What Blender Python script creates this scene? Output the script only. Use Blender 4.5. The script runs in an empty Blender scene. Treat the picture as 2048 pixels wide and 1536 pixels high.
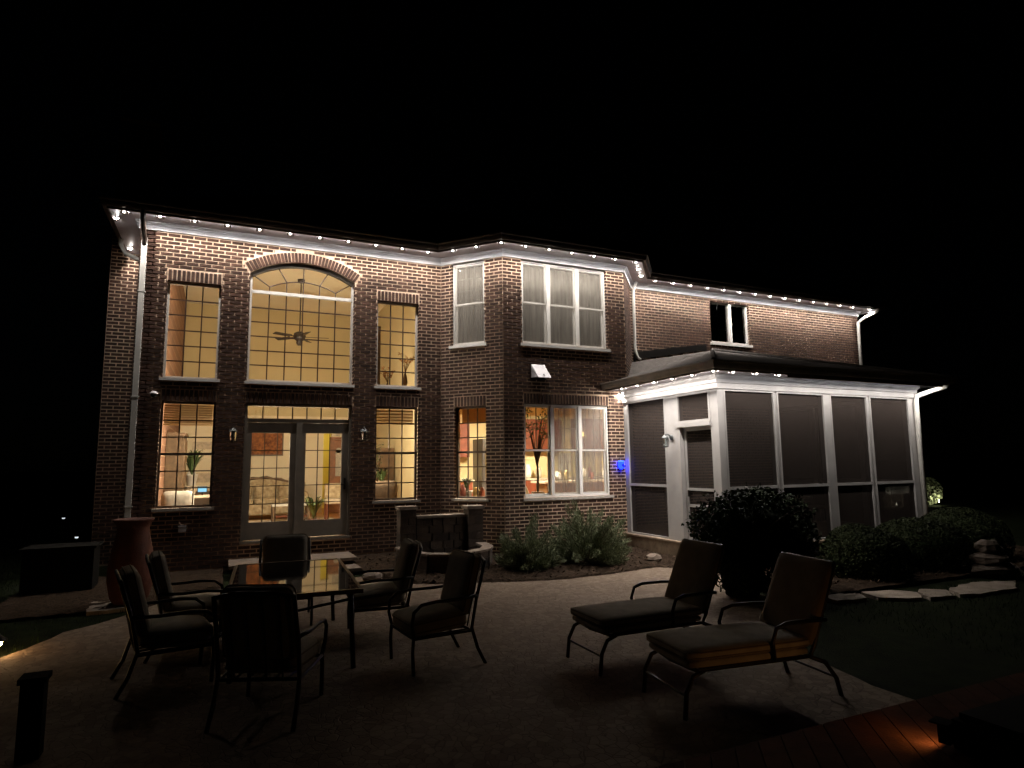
import bpy, math, random
from mathutils import Vector, Matrix

random.seed(7)
R = math.radians
scene = bpy.context.scene
col = scene.collection

# ------------------------------------------------------------------ camera
YAW, PITCH, ROLL = 0.4320, 0.1245, -0.0121
cam = bpy.data.cameras.new("camera"); cam_o = bpy.data.objects.new("camera", cam); col.objects.link(cam_o)
fx = Vector((math.sin(YAW), math.cos(YAW), 0)); rt = Vector((math.cos(YAW), -math.sin(YAW), 0)); upv = Vector((0, 0, 1))
F = fx * math.cos(PITCH) + upv * math.sin(PITCH); U0 = upv * math.cos(PITCH) - fx * math.sin(PITCH)
RT = rt * math.cos(ROLL) + U0 * math.sin(ROLL); UP = U0 * math.cos(ROLL) - rt * math.sin(ROLL)
CAM = Vector((0.2844, -12.7841, 1.88))
m4 = Matrix((RT, UP, -F)).transposed().to_4x4(); m4.translation = CAM
cam_o.matrix_world = m4
cam.sensor_fit = 'HORIZONTAL'; cam.sensor_width = 36.0; cam.lens = 1259.05 / 2048 * 36
cam.clip_start = 0.05; cam.clip_end = 1500
scene.camera = cam_o

# ------------------------------------------------------------------ world, moon, exposure
world = bpy.data.worlds.new("World"); scene.world = world; world.use_nodes = True
nt = world.node_tree; bg = nt.nodes["Background"]
sky = nt.nodes.new("ShaderNodeTexSky"); sky.sky_type = 'NISHITA'; sky.sun_disc = False
sky.sun_elevation = R(18); sky.sun_rotation = R(150)
nt.links.new(sky.outputs[0], bg.inputs[0]); bg.inputs[1].default_value = 0.00004
sun = bpy.data.lights.new("moon", 'SUN'); sun.energy = 0.0004; sun.angle = R(0.5); sun.color = (0.8, 0.88, 1.0)
sun_o = bpy.data.objects.new("moon", sun); col.objects.link(sun_o); sun_o.rotation_euler = (R(72), 0, R(150))
scene.view_settings.view_transform = 'Standard'; scene.view_settings.look = 'None'
scene.view_settings.exposure = -0.15; scene.view_settings.gamma = 1.0; scene.view_settings.use_curve_mapping = False
scene.render.engine = 'CYCLES'
scene.cycles.use_denoising = True
try: scene.cycles.denoiser = 'OPENIMAGEDENOISE'
except Exception: pass
scene.cycles.max_bounces = 8; scene.cycles.diffuse_bounces = 3; scene.cycles.glossy_bounces = 3
scene.cycles.transparent_max_bounces = 24; scene.cycles.sample_clamp_indirect = 4.0
scene.cycles.use_light_tree = True; scene.cycles.caustics_reflective = False; scene.cycles.caustics_refractive = False

# strengths of the lamps the place has
EAVE_L = 12500.0
ROOM_L = 70.0
KITCHEN_L = 1800.0

# ------------------------------------------------------------------ materials
MATS = {}
def nodes_of(name):
    m = bpy.data.materials.new(name); m.use_nodes = True; MATS[name] = m
    return m, m.node_tree, m.node_tree.nodes["Principled BSDF"]
def lin(c): return tuple(c) + (1.0,)
def mat(name, color, rough=0.7, metal=0.0, var=0.25, scale=6.0, bump=0.0, bscale=60.0, spec=0.5, color2=None, objvar=0.0):
    m, t, b = nodes_of(name)
    b.inputs["Roughness"].default_value = rough; b.inputs["Metallic"].default_value = metal
    b.inputs["Specular IOR Level"].default_value = spec
    tc = t.nodes.new("ShaderNodeTexCoord")
    n = t.nodes.new("ShaderNodeTexNoise"); n.inputs["Scale"].default_value = scale; n.inputs["Detail"].default_value = 5
    t.links.new(tc.outputs["Object"], n.inputs["Vector"])
    mx = t.nodes.new("ShaderNodeMix"); mx.data_type = 'RGBA'
    c2 = color2 if color2 else tuple(c * (1 - var) for c in color)
    c1 = color if color2 else tuple(min(1, c * (1 + var * 0.5)) for c in color)
    mx.inputs[6].default_value = lin(c1); mx.inputs[7].default_value = lin(c2)
    cr = t.nodes.new("ShaderNodeMapRange"); cr.inputs[1].default_value = 0.32; cr.inputs[2].default_value = 0.68
    t.links.new(n.outputs["Fac"], cr.inputs[0]); t.links.new(cr.outputs[0], mx.inputs[0])
    out = mx.outputs[2]
    if objvar > 0:
        oi = t.nodes.new("ShaderNodeObjectInfo"); gi = t.nodes.new("ShaderNodeNewGeometry")
        ad = t.nodes.new("ShaderNodeMath"); ad.operation = 'ADD'; t.links.new(oi.outputs["Random"], ad.inputs[0]); t.links.new(gi.outputs["Random Per Island"], ad.inputs[1])
        fr = t.nodes.new("ShaderNodeMath"); fr.operation = 'FRACT'; t.links.new(ad.outputs[0], fr.inputs[0])
        mr = t.nodes.new("ShaderNodeMapRange"); mr.inputs[3].default_value = 1 - objvar; mr.inputs[4].default_value = 1 + objvar
        t.links.new(fr.outputs[0], mr.inputs[0])
        hs = t.nodes.new("ShaderNodeHueSaturation"); t.links.new(mr.outputs[0], hs.inputs["Value"]); t.links.new(out, hs.inputs["Color"])
        out = hs.outputs[0]
    t.links.new(out, b.inputs["Base Color"])
    if bump > 0:
        n2 = t.nodes.new("ShaderNodeTexNoise"); n2.inputs["Scale"].default_value = bscale; n2.inputs["Detail"].default_value = 6
        t.links.new(tc.outputs["Object"], n2.inputs["Vector"])
        bp = t.nodes.new("ShaderNodeBump"); bp.inputs["Strength"].default_value = bump; bp.inputs["Distance"].default_value = 0.02
        t.links.new(n2.outputs["Fac"], bp.inputs["Height"]); t.links.new(bp.outputs[0], b.inputs["Normal"])
    return m
def emit(name, color, strength):
    m = bpy.data.materials.new(name); m.use_nodes = True; MATS[name] = m; t = m.node_tree
    t.nodes.remove(t.nodes["Principled BSDF"])
    e = t.nodes.new("ShaderNodeEmission"); e.inputs[0].default_value = lin(color); e.inputs[1].default_value = strength
    t.links.new(e.outputs[0], t.nodes["Material Output"].inputs[0]); return m
def glass(name, tint=(0.93, 0.95, 0.94), boost=1.0, rough=0.0):
    m = bpy.data.materials.new(name); m.use_nodes = True; MATS[name] = m; t = m.node_tree
    t.nodes.remove(t.nodes["Principled BSDF"])
    tr = t.nodes.new("ShaderNodeBsdfTransparent"); tr.inputs[0].default_value = lin(tint)
    gl = t.nodes.new("ShaderNodeBsdfGlossy"); gl.inputs["Roughness"].default_value = rough
    fr = t.nodes.new("ShaderNodeFresnel"); fr.inputs[0].default_value = 1.5
    mu = t.nodes.new("ShaderNodeMath"); mu.operation = 'MULTIPLY'; mu.inputs[1].default_value = boost; mu.use_clamp = True
    t.links.new(fr.outputs[0], mu.inputs[0])
    mx = t.nodes.new("ShaderNodeMixShader"); t.links.new(mu.outputs[0], mx.inputs[0])
    t.links.new(tr.outputs[0], mx.inputs[1]); t.links.new(gl.outputs[0], mx.inputs[2])
    t.links.new(mx.outputs[0], t.nodes["Material Output"].inputs[0]); return m
def mesh_screen(name, color, cover, streak=0.0):
    # fine woven mesh: part of the area is thread, the rest is open
    m = bpy.data.materials.new(name); m.use_nodes = True; MATS[name] = m; t = m.node_tree
    b = t.nodes["Principled BSDF"]; b.inputs["Base Color"].default_value = lin(color); b.inputs["Roughness"].default_value = 0.9; b.inputs["Specular IOR Level"].default_value = 0.0
    tr = t.nodes.new("ShaderNodeBsdfTransparent")
    mx = t.nodes.new("ShaderNodeMixShader"); mx.inputs[0].default_value = cover
    if streak > 0:
        tc = t.nodes.new("ShaderNodeTexCoord"); mp = t.nodes.new("ShaderNodeMapping"); mp.inputs["Scale"].default_value = (9, 9, 0.6)
        n = t.nodes.new("ShaderNodeTexNoise"); n.inputs["Scale"].default_value = 1.6; n.inputs["Detail"].default_value = 3
        t.links.new(tc.outputs["Object"], mp.inputs[0]); t.links.new(mp.outputs[0], n.inputs["Vector"])
        mr = t.nodes.new("ShaderNodeMapRange"); mr.inputs[1].default_value = 0.3; mr.inputs[2].default_value = 0.7
        mr.inputs[3].default_value = cover - streak; mr.inputs[4].default_value = cover + streak
        t.links.new(n.outputs["Fac"], mr.inputs[0]); t.links.new(mr.outputs[0], mx.inputs[0])
    t.links.new(tr.outputs[0], mx.inputs[1]); t.links.new(b.outputs[0], mx.inputs[2])
    t.links.new(mx.outputs[0], t.nodes["Material Output"].inputs[0]); return m

mat('brick', (0.064, 0.034, 0.024), 0.9, var=0.45, scale=22, bump=0.5, bscale=160, objvar=0.42, spec=0.2)
mat('mortar', (0.82, 0.61, 0.45), 0.95, var=0.22, scale=14, bump=0.5, bscale=220, spec=0.15)
def weather(name, lo, hi, scale=0.8):
    # slow drift of tone over the wall, with faint vertical runs
    t = MATS[name].node_tree; b = t.nodes["Principled BSDF"]; src = b.inputs["Base Color"].links[0].from_socket
    g = t.nodes.new("ShaderNodeNewGeometry"); mp = t.nodes.new("ShaderNodeMapping"); mp.inputs["Scale"].default_value = (scale * 1.6, scale * 1.6, scale * 0.7)
    n = t.nodes.new("ShaderNodeTexNoise"); n.inputs["Scale"].default_value = 1.0; n.inputs["Detail"].default_value = 6; n.inputs["Roughness"].default_value = 0.65
    t.links.new(g.outputs["Position"], mp.inputs[0]); t.links.new(mp.outputs[0], n.inputs["Vector"])
    mr = t.nodes.new("ShaderNodeMapRange"); mr.inputs[1].default_value = 0.3; mr.inputs[2].default_value = 0.7; mr.inputs[3].default_value = lo; mr.inputs[4].default_value = hi
    t.links.new(n.outputs["Fac"], mr.inputs[0]); h = t.nodes.new("ShaderNodeHueSaturation"); t.links.new(mr.outputs[0], h.inputs["Value"]); t.links.new(src, h.inputs["Color"]); t.links.new(h.outputs[0], b.inputs["Base Color"])
weather('brick', 0.70, 1.35); weather('mortar', 0.70, 1.12, 1.1)
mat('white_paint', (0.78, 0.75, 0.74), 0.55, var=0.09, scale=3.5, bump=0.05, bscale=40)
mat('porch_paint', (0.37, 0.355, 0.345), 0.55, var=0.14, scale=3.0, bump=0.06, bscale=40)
mat('soffit_paint', (0.66, 0.62, 0.64), 0.5, var=0.12, scale=4, bump=0.04, bscale=30)
mat('white_vinyl', (0.74, 0.72, 0.68), 0.4, var=0.08, scale=5)
mat('grey_frame', (0.22, 0.19, 0.155), 0.5, var=0.15, scale=6)
mat('head_shade', (0.13, 0.115, 0.095), 0.5, var=0.15)  # darkened to stand in for the shade under the arch
mat('brown_frame', (0.050, 0.032, 0.022), 0.5, var=0.2, scale=8)
mat('muntin', (0.045, 0.022, 0.012), 0.5, var=0.2, scale=12)
mat('pale_muntin', (0.42, 0.40, 0.36), 0.5, var=0.1)
mat('sill_stone', (0.42, 0.38, 0.33), 0.85, var=0.25, scale=20, bump=0.3)
mat('gutter', (0.055, 0.040, 0.032), 0.45, var=0.25, scale=4)
mat('porch_gutter', (0.20, 0.17, 0.14), 0.5, var=0.25, scale=4)
mat('downspout_white', (0.70, 0.68, 0.63), 0.45, var=0.12, scale=5)
mat('shingle', (0.040, 0.036, 0.032), 0.95, var=0.5, scale=9, bump=0.9, bscale=28)
mat('porch_shingle', (0.080, 0.070, 0.062), 0.95, var=0.5, scale=9, bump=1.0, bscale=24)
mat('dark_metal', (0.022, 0.017, 0.014), 0.42, 0.6, var=0.3, scale=15)
mat('lantern_metal', (0.10, 0.11, 0.11), 0.45, 0.3, var=0.3, scale=15)
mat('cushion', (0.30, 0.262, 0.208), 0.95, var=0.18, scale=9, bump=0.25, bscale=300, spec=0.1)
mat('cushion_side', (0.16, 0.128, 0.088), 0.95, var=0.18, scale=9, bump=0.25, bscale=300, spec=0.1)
mat('table_rim', (0.10, 0.075, 0.055), 0.4, 0.3, var=0.2)
mat('table_glass', (0.012, 0.010, 0.008), 0.035, var=0.1, spec=1.0)
mat('terracotta', (0.12, 0.032, 0.014), 0.75, var=0.3, scale=7, bump=0.2, bscale=50)
mat('stone', (0.060, 0.039, 0.027), 0.92, var=0.45, scale=7, bump=0.7, bscale=35, objvar=0.3)
mat('cap_stone', (0.17, 0.13, 0.10), 0.9, var=0.3, scale=9, bump=0.4, bscale=40, objvar=0.15)
mat('flagstone', (0.30, 0.245, 0.19), 0.9, var=0.35, scale=5, bump=0.5, bscale=30, objvar=0.15)
mat('slab', (0.30, 0.22, 0.15), 0.9, var=0.3, scale=8, bump=0.4, bscale=40)
mat('mulch', (0.045, 0.030, 0.020), 1.0, spec=0.06, var=0.6, scale=30, bump=1.0, bscale=70)
mat('mulch_chip', (0.060, 0.040, 0.027), 1.0, spec=0.06, var=0.4, scale=20, objvar=0.5)
mat('lawn', (0.012, 0.016, 0.006), 1.0, spec=0.06, var=0.5, scale=4, bump=1.0, bscale=60)
mat('grass', (0.026, 0.042, 0.011), 0.9, spec=0.06, var=0.3, scale=3, objvar=0.5)
mat('boxwood', (0.026, 0.033, 0.014), 0.75, spec=0.06, var=0.3, scale=5, objvar=0.55)
mat('lavender', (0.150, 0.175, 0.090), 0.8, var=0.25, scale=4, objvar=0.5)
mat('dark_leaf', (0.020, 0.032, 0.012), 0.7, spec=0.06, var=0.3, scale=5, objvar=0.5)
mat('bark', (0.060, 0.040, 0.026), 0.95, var=0.4, scale=12, bump=0.7, bscale=40)
mat('deck_wood', (0.055, 0.022, 0.011), 0.9, spec=0.05, var=0.35, scale=7, bump=0.3, bscale=60, objvar=0.25)
mat('black_paint', (0.008, 0.007, 0.006), 0.95, var=0.2, spec=0.1)
mat('white_plastic', (0.75, 0.73, 0.76), 0.35, var=0.05)
mat('tan_wall', (0.62, 0.50, 0.27), 0.85, var=0.05, scale=1.2)
mat('cream_wall', (0.80, 0.66, 0.36), 0.85, var=0.05, scale=1.2)
mat('lower_wall', (0.82, 0.70, 0.48), 0.85, var=0.05, scale=1.2)
mat('yellow_wall', (0.88, 0.74, 0.22), 0.85, var=0.04)
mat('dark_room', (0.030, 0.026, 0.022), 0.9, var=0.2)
mat('oak_floor', (0.48, 0.20, 0.06), 0.4, var=0.35, scale=9)
mat('rug', (0.62, 0.50, 0.36), 0.95, var=0.35, scale=9, bump=0.3)
mat('sofa_fabric', (0.52, 0.41, 0.25), 0.95, var=0.45, scale=11, color2=(0.28, 0.20, 0.11))
mat('sofa_wood', (0.13, 0.075, 0.035), 0.5, var=0.3)
mat('cherry', (0.19, 0.050, 0.022), 0.4, var=0.25, scale=6)
mat('door_wood', (0.28, 0.105, 0.032), 0.4, var=0.3, scale=8)
mat('canvas', (0.36, 0.13, 0.035), 0.8, var=0.7, scale=14, color2=(0.11, 0.032, 0.012))
mat('brown_fabric', (0.105, 0.066, 0.035), 0.95, var=0.35, scale=11)
mat('oatmeal', (0.34, 0.31, 0.26), 0.95, var=0.25, scale=9)
mat('white_fabric', (0.72, 0.68, 0.60), 0.9, var=0.12, scale=8)
mat('blind', (0.40, 0.30, 0.19), 0.8, var=0.15, scale=3)
b = MATS['blind'].node_tree; tr_ = b.nodes.new("ShaderNodeBsdfTranslucent"); tr_.inputs[0].default_value = (0.62, 0.48, 0.30, 1); ms_ = b.nodes.new("ShaderNodeMixShader"); ms_.inputs[0].default_value = 0.55
b.links.new(b.nodes["Principled BSDF"].outputs[0], ms_.inputs[1]); b.links.new(tr_.outputs[0], ms_.inputs[2]); b.links.new(ms_.outputs[0], b.nodes["Material Output"].inputs[0])
mat('green_leaf', (0.055, 0.095, 0.028), 0.6, var=0.35, scale=4, objvar=0.4)
mat('dry_branch', (0.20, 0.09, 0.02), 0.8, var=0.3, objvar=0.3)
mat('orange_leaf', (0.42, 0.15, 0.02), 0.8, var=0.3, objvar=0.3)
mat('counter', (0.55, 0.48, 0.36), 0.3, var=0.2, scale=20)
mat('red_pot', (0.32, 0.10, 0.075), 0.5, var=0.3)
mat('appliance', (0.09, 0.085, 0.08), 0.3, 0.4, var=0.1)
mat('brass', (0.55, 0.42, 0.18), 0.35, 0.8, var=0.1)
mat('fan_metal', (0.030, 0.021, 0.013), 0.5, var=0.2)
glass('window_glass'); glass('bay_glass', (0.86, 0.88, 0.86), 1.6); glass('lantern_glass', (0.8, 0.85, 0.85), 1.5)
mesh_screen('porch_screen', (0.042, 0.034, 0.030), 0.87)
mesh_screen('window_screen', (0.46, 0.42, 0.36), 0.30, 0.05)
mesh_screen('dark_sheer', (0.20, 0.145, 0.12), 0.62, 0.25)
mesh_screen('sheer', (0.60, 0.55, 0.48), 0.68, 0.25)
emit('eave_lens', (1.0, 0.93, 0.84), 22.0)
emit('porch_led', (1.0, 0.92, 0.85), EAVE_L * 0.45)
emit('eave_fill', (0.96, 0.96, 1.0), 230.0)
emit('side_led', (1.0, 0.92, 0.85), EAVE_L * 2.1)
emit('eave_led', (1.0, 0.92, 0.85), EAVE_L)
emit('room_lens', (1.0, 0.84, 0.60), ROOM_L)
emit('globe_lens', (1.0, 0.86, 0.64), 900.0)
emit('kitchen_lens', (1.0, 0.88, 0.68), KITCHEN_L)
emit('hall_lens', (1.0, 0.80, 0.36), 70.0)
emit('path_lens', (1.0, 0.58, 0.24), 190.0)
emit('deck_lens', (1.0, 0.46, 0.15), 62.0)
emit('garden_lens', (1.0, 0.93, 0.70), 170.0)
emit('dot_lens', (0.85, 0.95, 1.0), 0.9)
emit('blue_lens', (0.0025, 0.008, 1.0), 24.0)
emit('blue_core', (0.10, 0.25, 1.0), 3.0)
emit('screen_glow', (0.35, 0.75, 1.0), 1.2)

# interior brick of the hearth wall: procedural courses (far inside, a few pixels each)
m, t, b = nodes_of('hearth_brick'); b.inputs["Roughness"].default_value = 0.9
tc = t.nodes.new("ShaderNodeTexCoord"); mp = t.nodes.new("ShaderNodeMapping"); mp.inputs["Rotation"].default_value = (R(90), 0, R(90))
bt = t.nodes.new("ShaderNodeTexBrick"); bt.inputs["Color1"].default_value = (0.22, 0.105, 0.055, 1); bt.inputs["Color2"].default_value = (0.15, 0.07, 0.036, 1)
bt.inputs["Mortar"].default_value = (0.34, 0.21, 0.12, 1); bt.inputs["Scale"].default_value = 1.0
bt.inputs["Brick Width"].default_value = 0.21; bt.inputs["Row Height"].default_value = 0.07; bt.inputs["Mortar Size"].default_value = 0.008
t.links.new(tc.outputs["Object"], mp.inputs[0]); t.links.new(mp.outputs[0], bt.inputs["Vector"]); t.links.new(bt.outputs[0], b.inputs["Base Color"])

# patio: small tumbled pavers, joints in relief
m, t, b = nodes_of('patio'); b.inputs["Roughness"].default_value = 0.9; b.inputs["Specular IOR Level"].default_value = 0.25
tc = t.nodes.new("ShaderNodeTexCoord")
vo = t.nodes.new("ShaderNodeTexVoronoi"); vo.feature = 'DISTANCE_TO_EDGE'; vo.inputs["Scale"].default_value = 13.0
vc = t.nodes.new("ShaderNodeTexVoronoi"); vc.inputs["Scale"].default_value = 13.0
ns = t.nodes.new("ShaderNodeTexNoise"); ns.inputs["Scale"].default_value = 40; ns.inputs["Detail"].default_value = 6
ns2 = t.nodes.new("ShaderNodeTexNoise"); ns2.inputs["Scale"].default_value = 1.3; ns2.inputs["Detail"].default_value = 4
for n_ in (vo, vc, ns, ns2): t.links.new(tc.outputs["Object"], n_.inputs["Vector"])
rmp = t.nodes.new("ShaderNodeValToRGB"); rmp.color_ramp.elements[0].position = 0.25; rmp.color_ramp.elements[1].position = 0.75; rmp.color_ramp.elements[0].color = (0.140, 0.102, 0.070, 1); rmp.color_ramp.elements[1].color = (0.215, 0.163, 0.119, 1)
sep = t.nodes.new("ShaderNodeSeparateColor"); t.links.new(vc.outputs["Color"], sep.inputs[0])
ad = t.nodes.new("ShaderNodeMath"); ad.operation = 'ADD'; t.links.new(sep.outputs[0], ad.inputs[0]); t.links.new(ns2.outputs["Fac"], ad.inputs[1])
hf = t.nodes.new("ShaderNodeMath"); hf.operation = 'MULTIPLY'; hf.inputs[1].default_value = 0.5; t.links.new(ad.outputs[0], hf.inputs[0]); t.links.new(hf.outputs[0], rmp.inputs[0])
jm = t.nodes.new("ShaderNodeMapRange"); jm.inputs[1].default_value = 0.0; jm.inputs[2].default_value = 0.05; t.links.new(vo.outputs["Distance"], jm.inputs[0])
mx = t.nodes.new("ShaderNodeMix"); mx.data_type = 'RGBA'; mx.inputs[6].default_value = (0.115, 0.083, 0.057, 1)
t.links.new(jm.outputs[0], mx.inputs[0]); t.links.new(rmp.outputs[0], mx.inputs[7]); t.links.new(mx.outputs[2], b.inputs["Base Color"])
hs = t.nodes.new("ShaderNodeMath"); hs.operation = 'MULTIPLY_ADD'; hs.inputs[1].default_value = 0.45; t.links.new(ns.outputs["Fac"], hs.inputs[0]); t.links.new(jm.outputs[0], hs.inputs[2])
bp = t.nodes.new("ShaderNodeBump"); bp.inputs["Strength"].default_value = 0.55; bp.inputs["Distance"].default_value = 0.012
t.links.new(hs.outputs[0], bp.inputs["Height"]); t.links.new(bp.outputs[0], b.inputs["Normal"])

# ------------------------------------------------------------------ mesh helpers
class MB:
    def __init__(s): s.v = []; s.f = []
    def add(s, vs, fs):
        o = len(s.v); s.v += [tuple(p) for p in vs]; s.f += [tuple(i + o for i in f) for f in fs]; return s
    def hexa(s, c):      # 8 corners: bottom 4 (ccw), top 4
        return s.add(c, [(0, 3, 2, 1), (4, 5, 6, 7), (0, 1, 5, 4), (1, 2, 6, 5), (2, 3, 7, 6), (3, 0, 4, 7)])
    def box(s, x0, x1, y0, y1, z0, z1):
        return s.hexa([(x0, y0, z0), (x1, y0, z0), (x1, y1, z0), (x0, y1, z0), (x0, y0, z1), (x1, y0, z1), (x1, y1, z1), (x0, y1, z1)])
    def quad(s, a, b, c, d): return s.add([a, b, c, d], [(0, 1, 2, 3)])
    def tube(s, pts, r, n=8, cap=True):
        pts = [Vector(p) for p in pts]; rs = r if isinstance(r, (list, tuple)) else [r] * len(pts)
        o = len(s.v); prev = None
        for i, p in enumerate(pts):
            tg = (pts[min(i + 1, len(pts) - 1)] - pts[max(i - 1, 0)]).normalized()
            if prev is None:
                a = tg.cross(Vector((0, 0, 1)));
                if a.length < 1e-3: a = tg.cross(Vector((1, 0, 0)))
                a.normalize()
            else: a = (prev - tg * prev.dot(tg)).normalized()
            prev = a; b_ = tg.cross(a)
            for k in range(n):
                w = 2 * math.pi * k / n; s.v.append(tuple(p + (a * math.cos(w) + b_ * math.sin(w)) * rs[i]))
        for i in range(len(pts) - 1):
            for k in range(n):
                k2 = (k + 1) % n; s.f.append((o + i * n + k, o + i * n + k2, o + (i + 1) * n + k2, o + (i + 1) * n + k))
        if cap:
            s.f.append(tuple(o + k for k in reversed(range(n)))); e = o + (len(pts) - 1) * n; s.f.append(tuple(e + k for k in range(n)))
        return s
    def lathe(s, prof, c=(0, 0, 0), n=24, cap0=True, cap1=True):
        o = len(s.v)
        for (r, z) in prof:
            for k in range(n):
                w = 2 * math.pi * k / n; s.v.append((c[0] + r * math.cos(w), c[1] + r * math.sin(w), c[2] + z))
        for i in range(len(prof) - 1):
            for k in range(n):
                k2 = (k + 1) % n; s.f.append((o + i * n + k, o + i * n + k2, o + (i + 1) * n + k2, o + (i + 1) * n + k))
        if cap0: s.f.append(tuple(o + k for k in reversed(range(n))))
        if cap1: e = o + (len(prof) - 1) * n; s.f.append(tuple(e + k for k in range(n)))
        return s
    def prism(s, poly, z0, z1, jit=0.0):
        n = len(poly); o = len(s.v)
        s.v += [(p[0], p[1], z0) for p in poly] + [(p[0], p[1], z1 + random.uniform(-jit, jit)) for p in poly]
        s.f.append(tuple(o + k for k in reversed(range(n)))); s.f.append(tuple(o + n + k for k in range(n)))
        for k in range(n): k2 = (k + 1) % n; s.f.append((o + k, o + k2, o + n + k2, o + n + k))
        return s
    def cushion(s, c, size, r, M=None, n=7, puff=0.0):
        # rounded box
        o = len(s.v); idx = {}
        hx, hy, hz = size[0] / 2, size[1] / 2, size[2] / 2
        def put(i, j, k):
            key = (i, j, k)
            if key in idx: return idx[key]
            p = [2 * i / n - 1, 2 * j / n - 1, 2 * k / n - 1]
            q = Vector((p[0] * hx, p[1] * hy, p[2] * hz))
            cl = Vector((max(-hx + r, min(hx - r, q.x)), max(-hy + r, min(hy - r, q.y)), max(-hz + r, min(hz - r, q.z))))
            dlt = q - cl
            if dlt.length > 1e-9: q = cl + dlt.normalized() * min(r, max(abs(dlt.x), abs(dlt.y), abs(dlt.z)))
            if puff: q.z += puff * (1 - p[0] ** 2) * (1 - p[1] ** 2) * (1 if p[2] > 0 else -0.4)
            if M is not None: q = M @ q
            q = q + Vector(c); idx[key] = len(s.v); s.v.append(tuple(q)); return idx[key]
        for a in range(n):
            for b_ in range(n):
                for (f0, fl) in ((lambda a, b_, e: (a, b_, e), False),):
                    s.f.append((put(a, b_, n), put(a + 1, b_, n), put(a + 1, b_ + 1, n), put(a, b_ + 1, n)))
                    s.f.append((put(a, b_ + 1, 0), put(a + 1, b_ + 1, 0), put(a + 1, b_, 0), put(a, b_, 0)))
                    s.f.append((put(a, 0, b_), put(a + 1, 0, b_), put(a + 1, 0, b_ + 1), put(a, 0, b_ + 1)))
                    s.f.append((put(a, n, b_ + 1), put(a + 1, n, b_ + 1), put(a + 1, n, b_), put(a, n, b_)))
                    s.f.append((put(0, a, b_ + 1), put(0, a + 1, b_ + 1), put(0, a + 1, b_), put(0, a, b_)))
                    s.f.append((put(n, a, b_), put(n, a + 1, b_), put(n, a + 1, b_ + 1), put(n, a, b_ + 1)))
        return s
    def build(s, name, m, parent=None, smooth=False, local=False):
        me = bpy.data.meshes.new(name); me.from_pydata(s.v, [], s.f); me.update()
        if smooth:
            me.polygons.foreach_set('use_smooth', [True] * len(me.polygons))
        o = bpy.data.objects.new(name, me); col.objects.link(o)
        me.materials.append(MATS[m])
        if parent is not None: adopt(o, parent, local)
        return o
def adopt(o, parent, local=False):
    o.parent = parent
    if not local and parent.parent is None:
        o.matrix_parent_inverse = Matrix.Translation(parent.location).inverted()
def empty(name, loc=(0, 0, 0), rz=0.0):
    o = bpy.data.objects.new(name, None); col.objects.link(o); o.location = loc; o.rotation_euler = (0, 0, rz); o.empty_display_size = 0.2; return o
def tag(o, label, cat, group=None, kind=None):
    if label: o["label"] = label
    if cat: o["category"] = cat
    if group: o["group"] = group
    if kind: o["kind"] = kind
    return o
def struct(o): o["kind"] = "structure"; return o
def copy_tree(o, parent=None):
    c = o.copy(); col.objects.link(c); c.parent = parent
    if parent is not None: c.matrix_parent_inverse = o.matrix_parent_inverse.copy()
    for ch in list(o.children): copy_tree(ch, c)
    return c
def inst(name, me, parent, M):
    o = bpy.data.objects.new(name, me); col.objects.link(o); o.parent = parent
    if parent.parent is None: o.matrix_parent_inverse = Matrix.Translation(parent.location).inverted()
    o.matrix_basis = M; return o

# ------------------------------------------------------------------ wall planes
class Panel:
    def __init__(s, a, b, s0=None):
        s.a = Vector((a[0], a[1])); d = Vector((b[0], b[1])) - s.a; s.len = d.length; s.u = d.normalized(); s.n = Vector((s.u.y, -s.u.x))
        s.off = s0 if s0 is not None else 0.0
        s.open = []; s.excl = []; s.arch = None
    def p(s, t, d, z):
        q = s.a + s.u * (t - s.off) + s.n * d; return (q.x, q.y, z)
    def box(s, mb, t0, t1, d0, d1, z0, z1):
        return mb.hexa([s.p(t0, d1, z0), s.p(t1, d1, z0), s.p(t1, d0, z0), s.p(t0, d0, z0), s.p(t0, d1, z1), s.p(t1, d1, z1), s.p(t1, d0, z1), s.p(t0, d0, z1)])
    def M(s, t, d, z):
        q = s.p(t, d, z); return Matrix.Translation(q) @ Matrix.Rotation(math.atan2(s.u.y, s.u.x), 4, 'Z')
    @property
    def t0(s): return s.off
    @property
    def t1(s): return s.off + s.len

XL = -1.20                      # left corner of the house
WING_Y = -0.10
WALL_TOP = 6.175
main = Panel((XL, 0), (4.50, 0), XL)                       # t = x on this wall
bayl = Panel((4.50, 0), (5.47, -1.12))
bayf = Panel((5.47, -1.12), (8.50, -1.12), 5.47)
bayr = Panel((8.50, -1.12), (9.40, WING_Y))
wing = Panel((9.40, WING_Y), (17.75, WING_Y), 9.40)
left = Panel((XL, 9.0), (XL, 0))
right = Panel((17.75, WING_Y), (17.75, 9.0))
chim = Panel((-1.95, 2.1), (XL, 2.1), -1.95)
chiml = Panel((-1.95, 4.0), (-1.95, 2.1))
COURSE = 0.0725; PITCH_B = 0.2150; JT = 0.0195

house = empty('brick_house', (8.0, 4.5, 0.0))
tag(house, 'two-storey red brick house with lit windows, angled bay and lights along its eave', 'house')

ARCH_X, ARCH_ZC, ARCH_R, ARCH_H = 1.65, 4.045, 1.835, 0.99
def arch_z(x, r): return ARCH_ZC + math.sqrt(max(0.0, r * r - (x - ARCH_X) ** 2))

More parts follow.
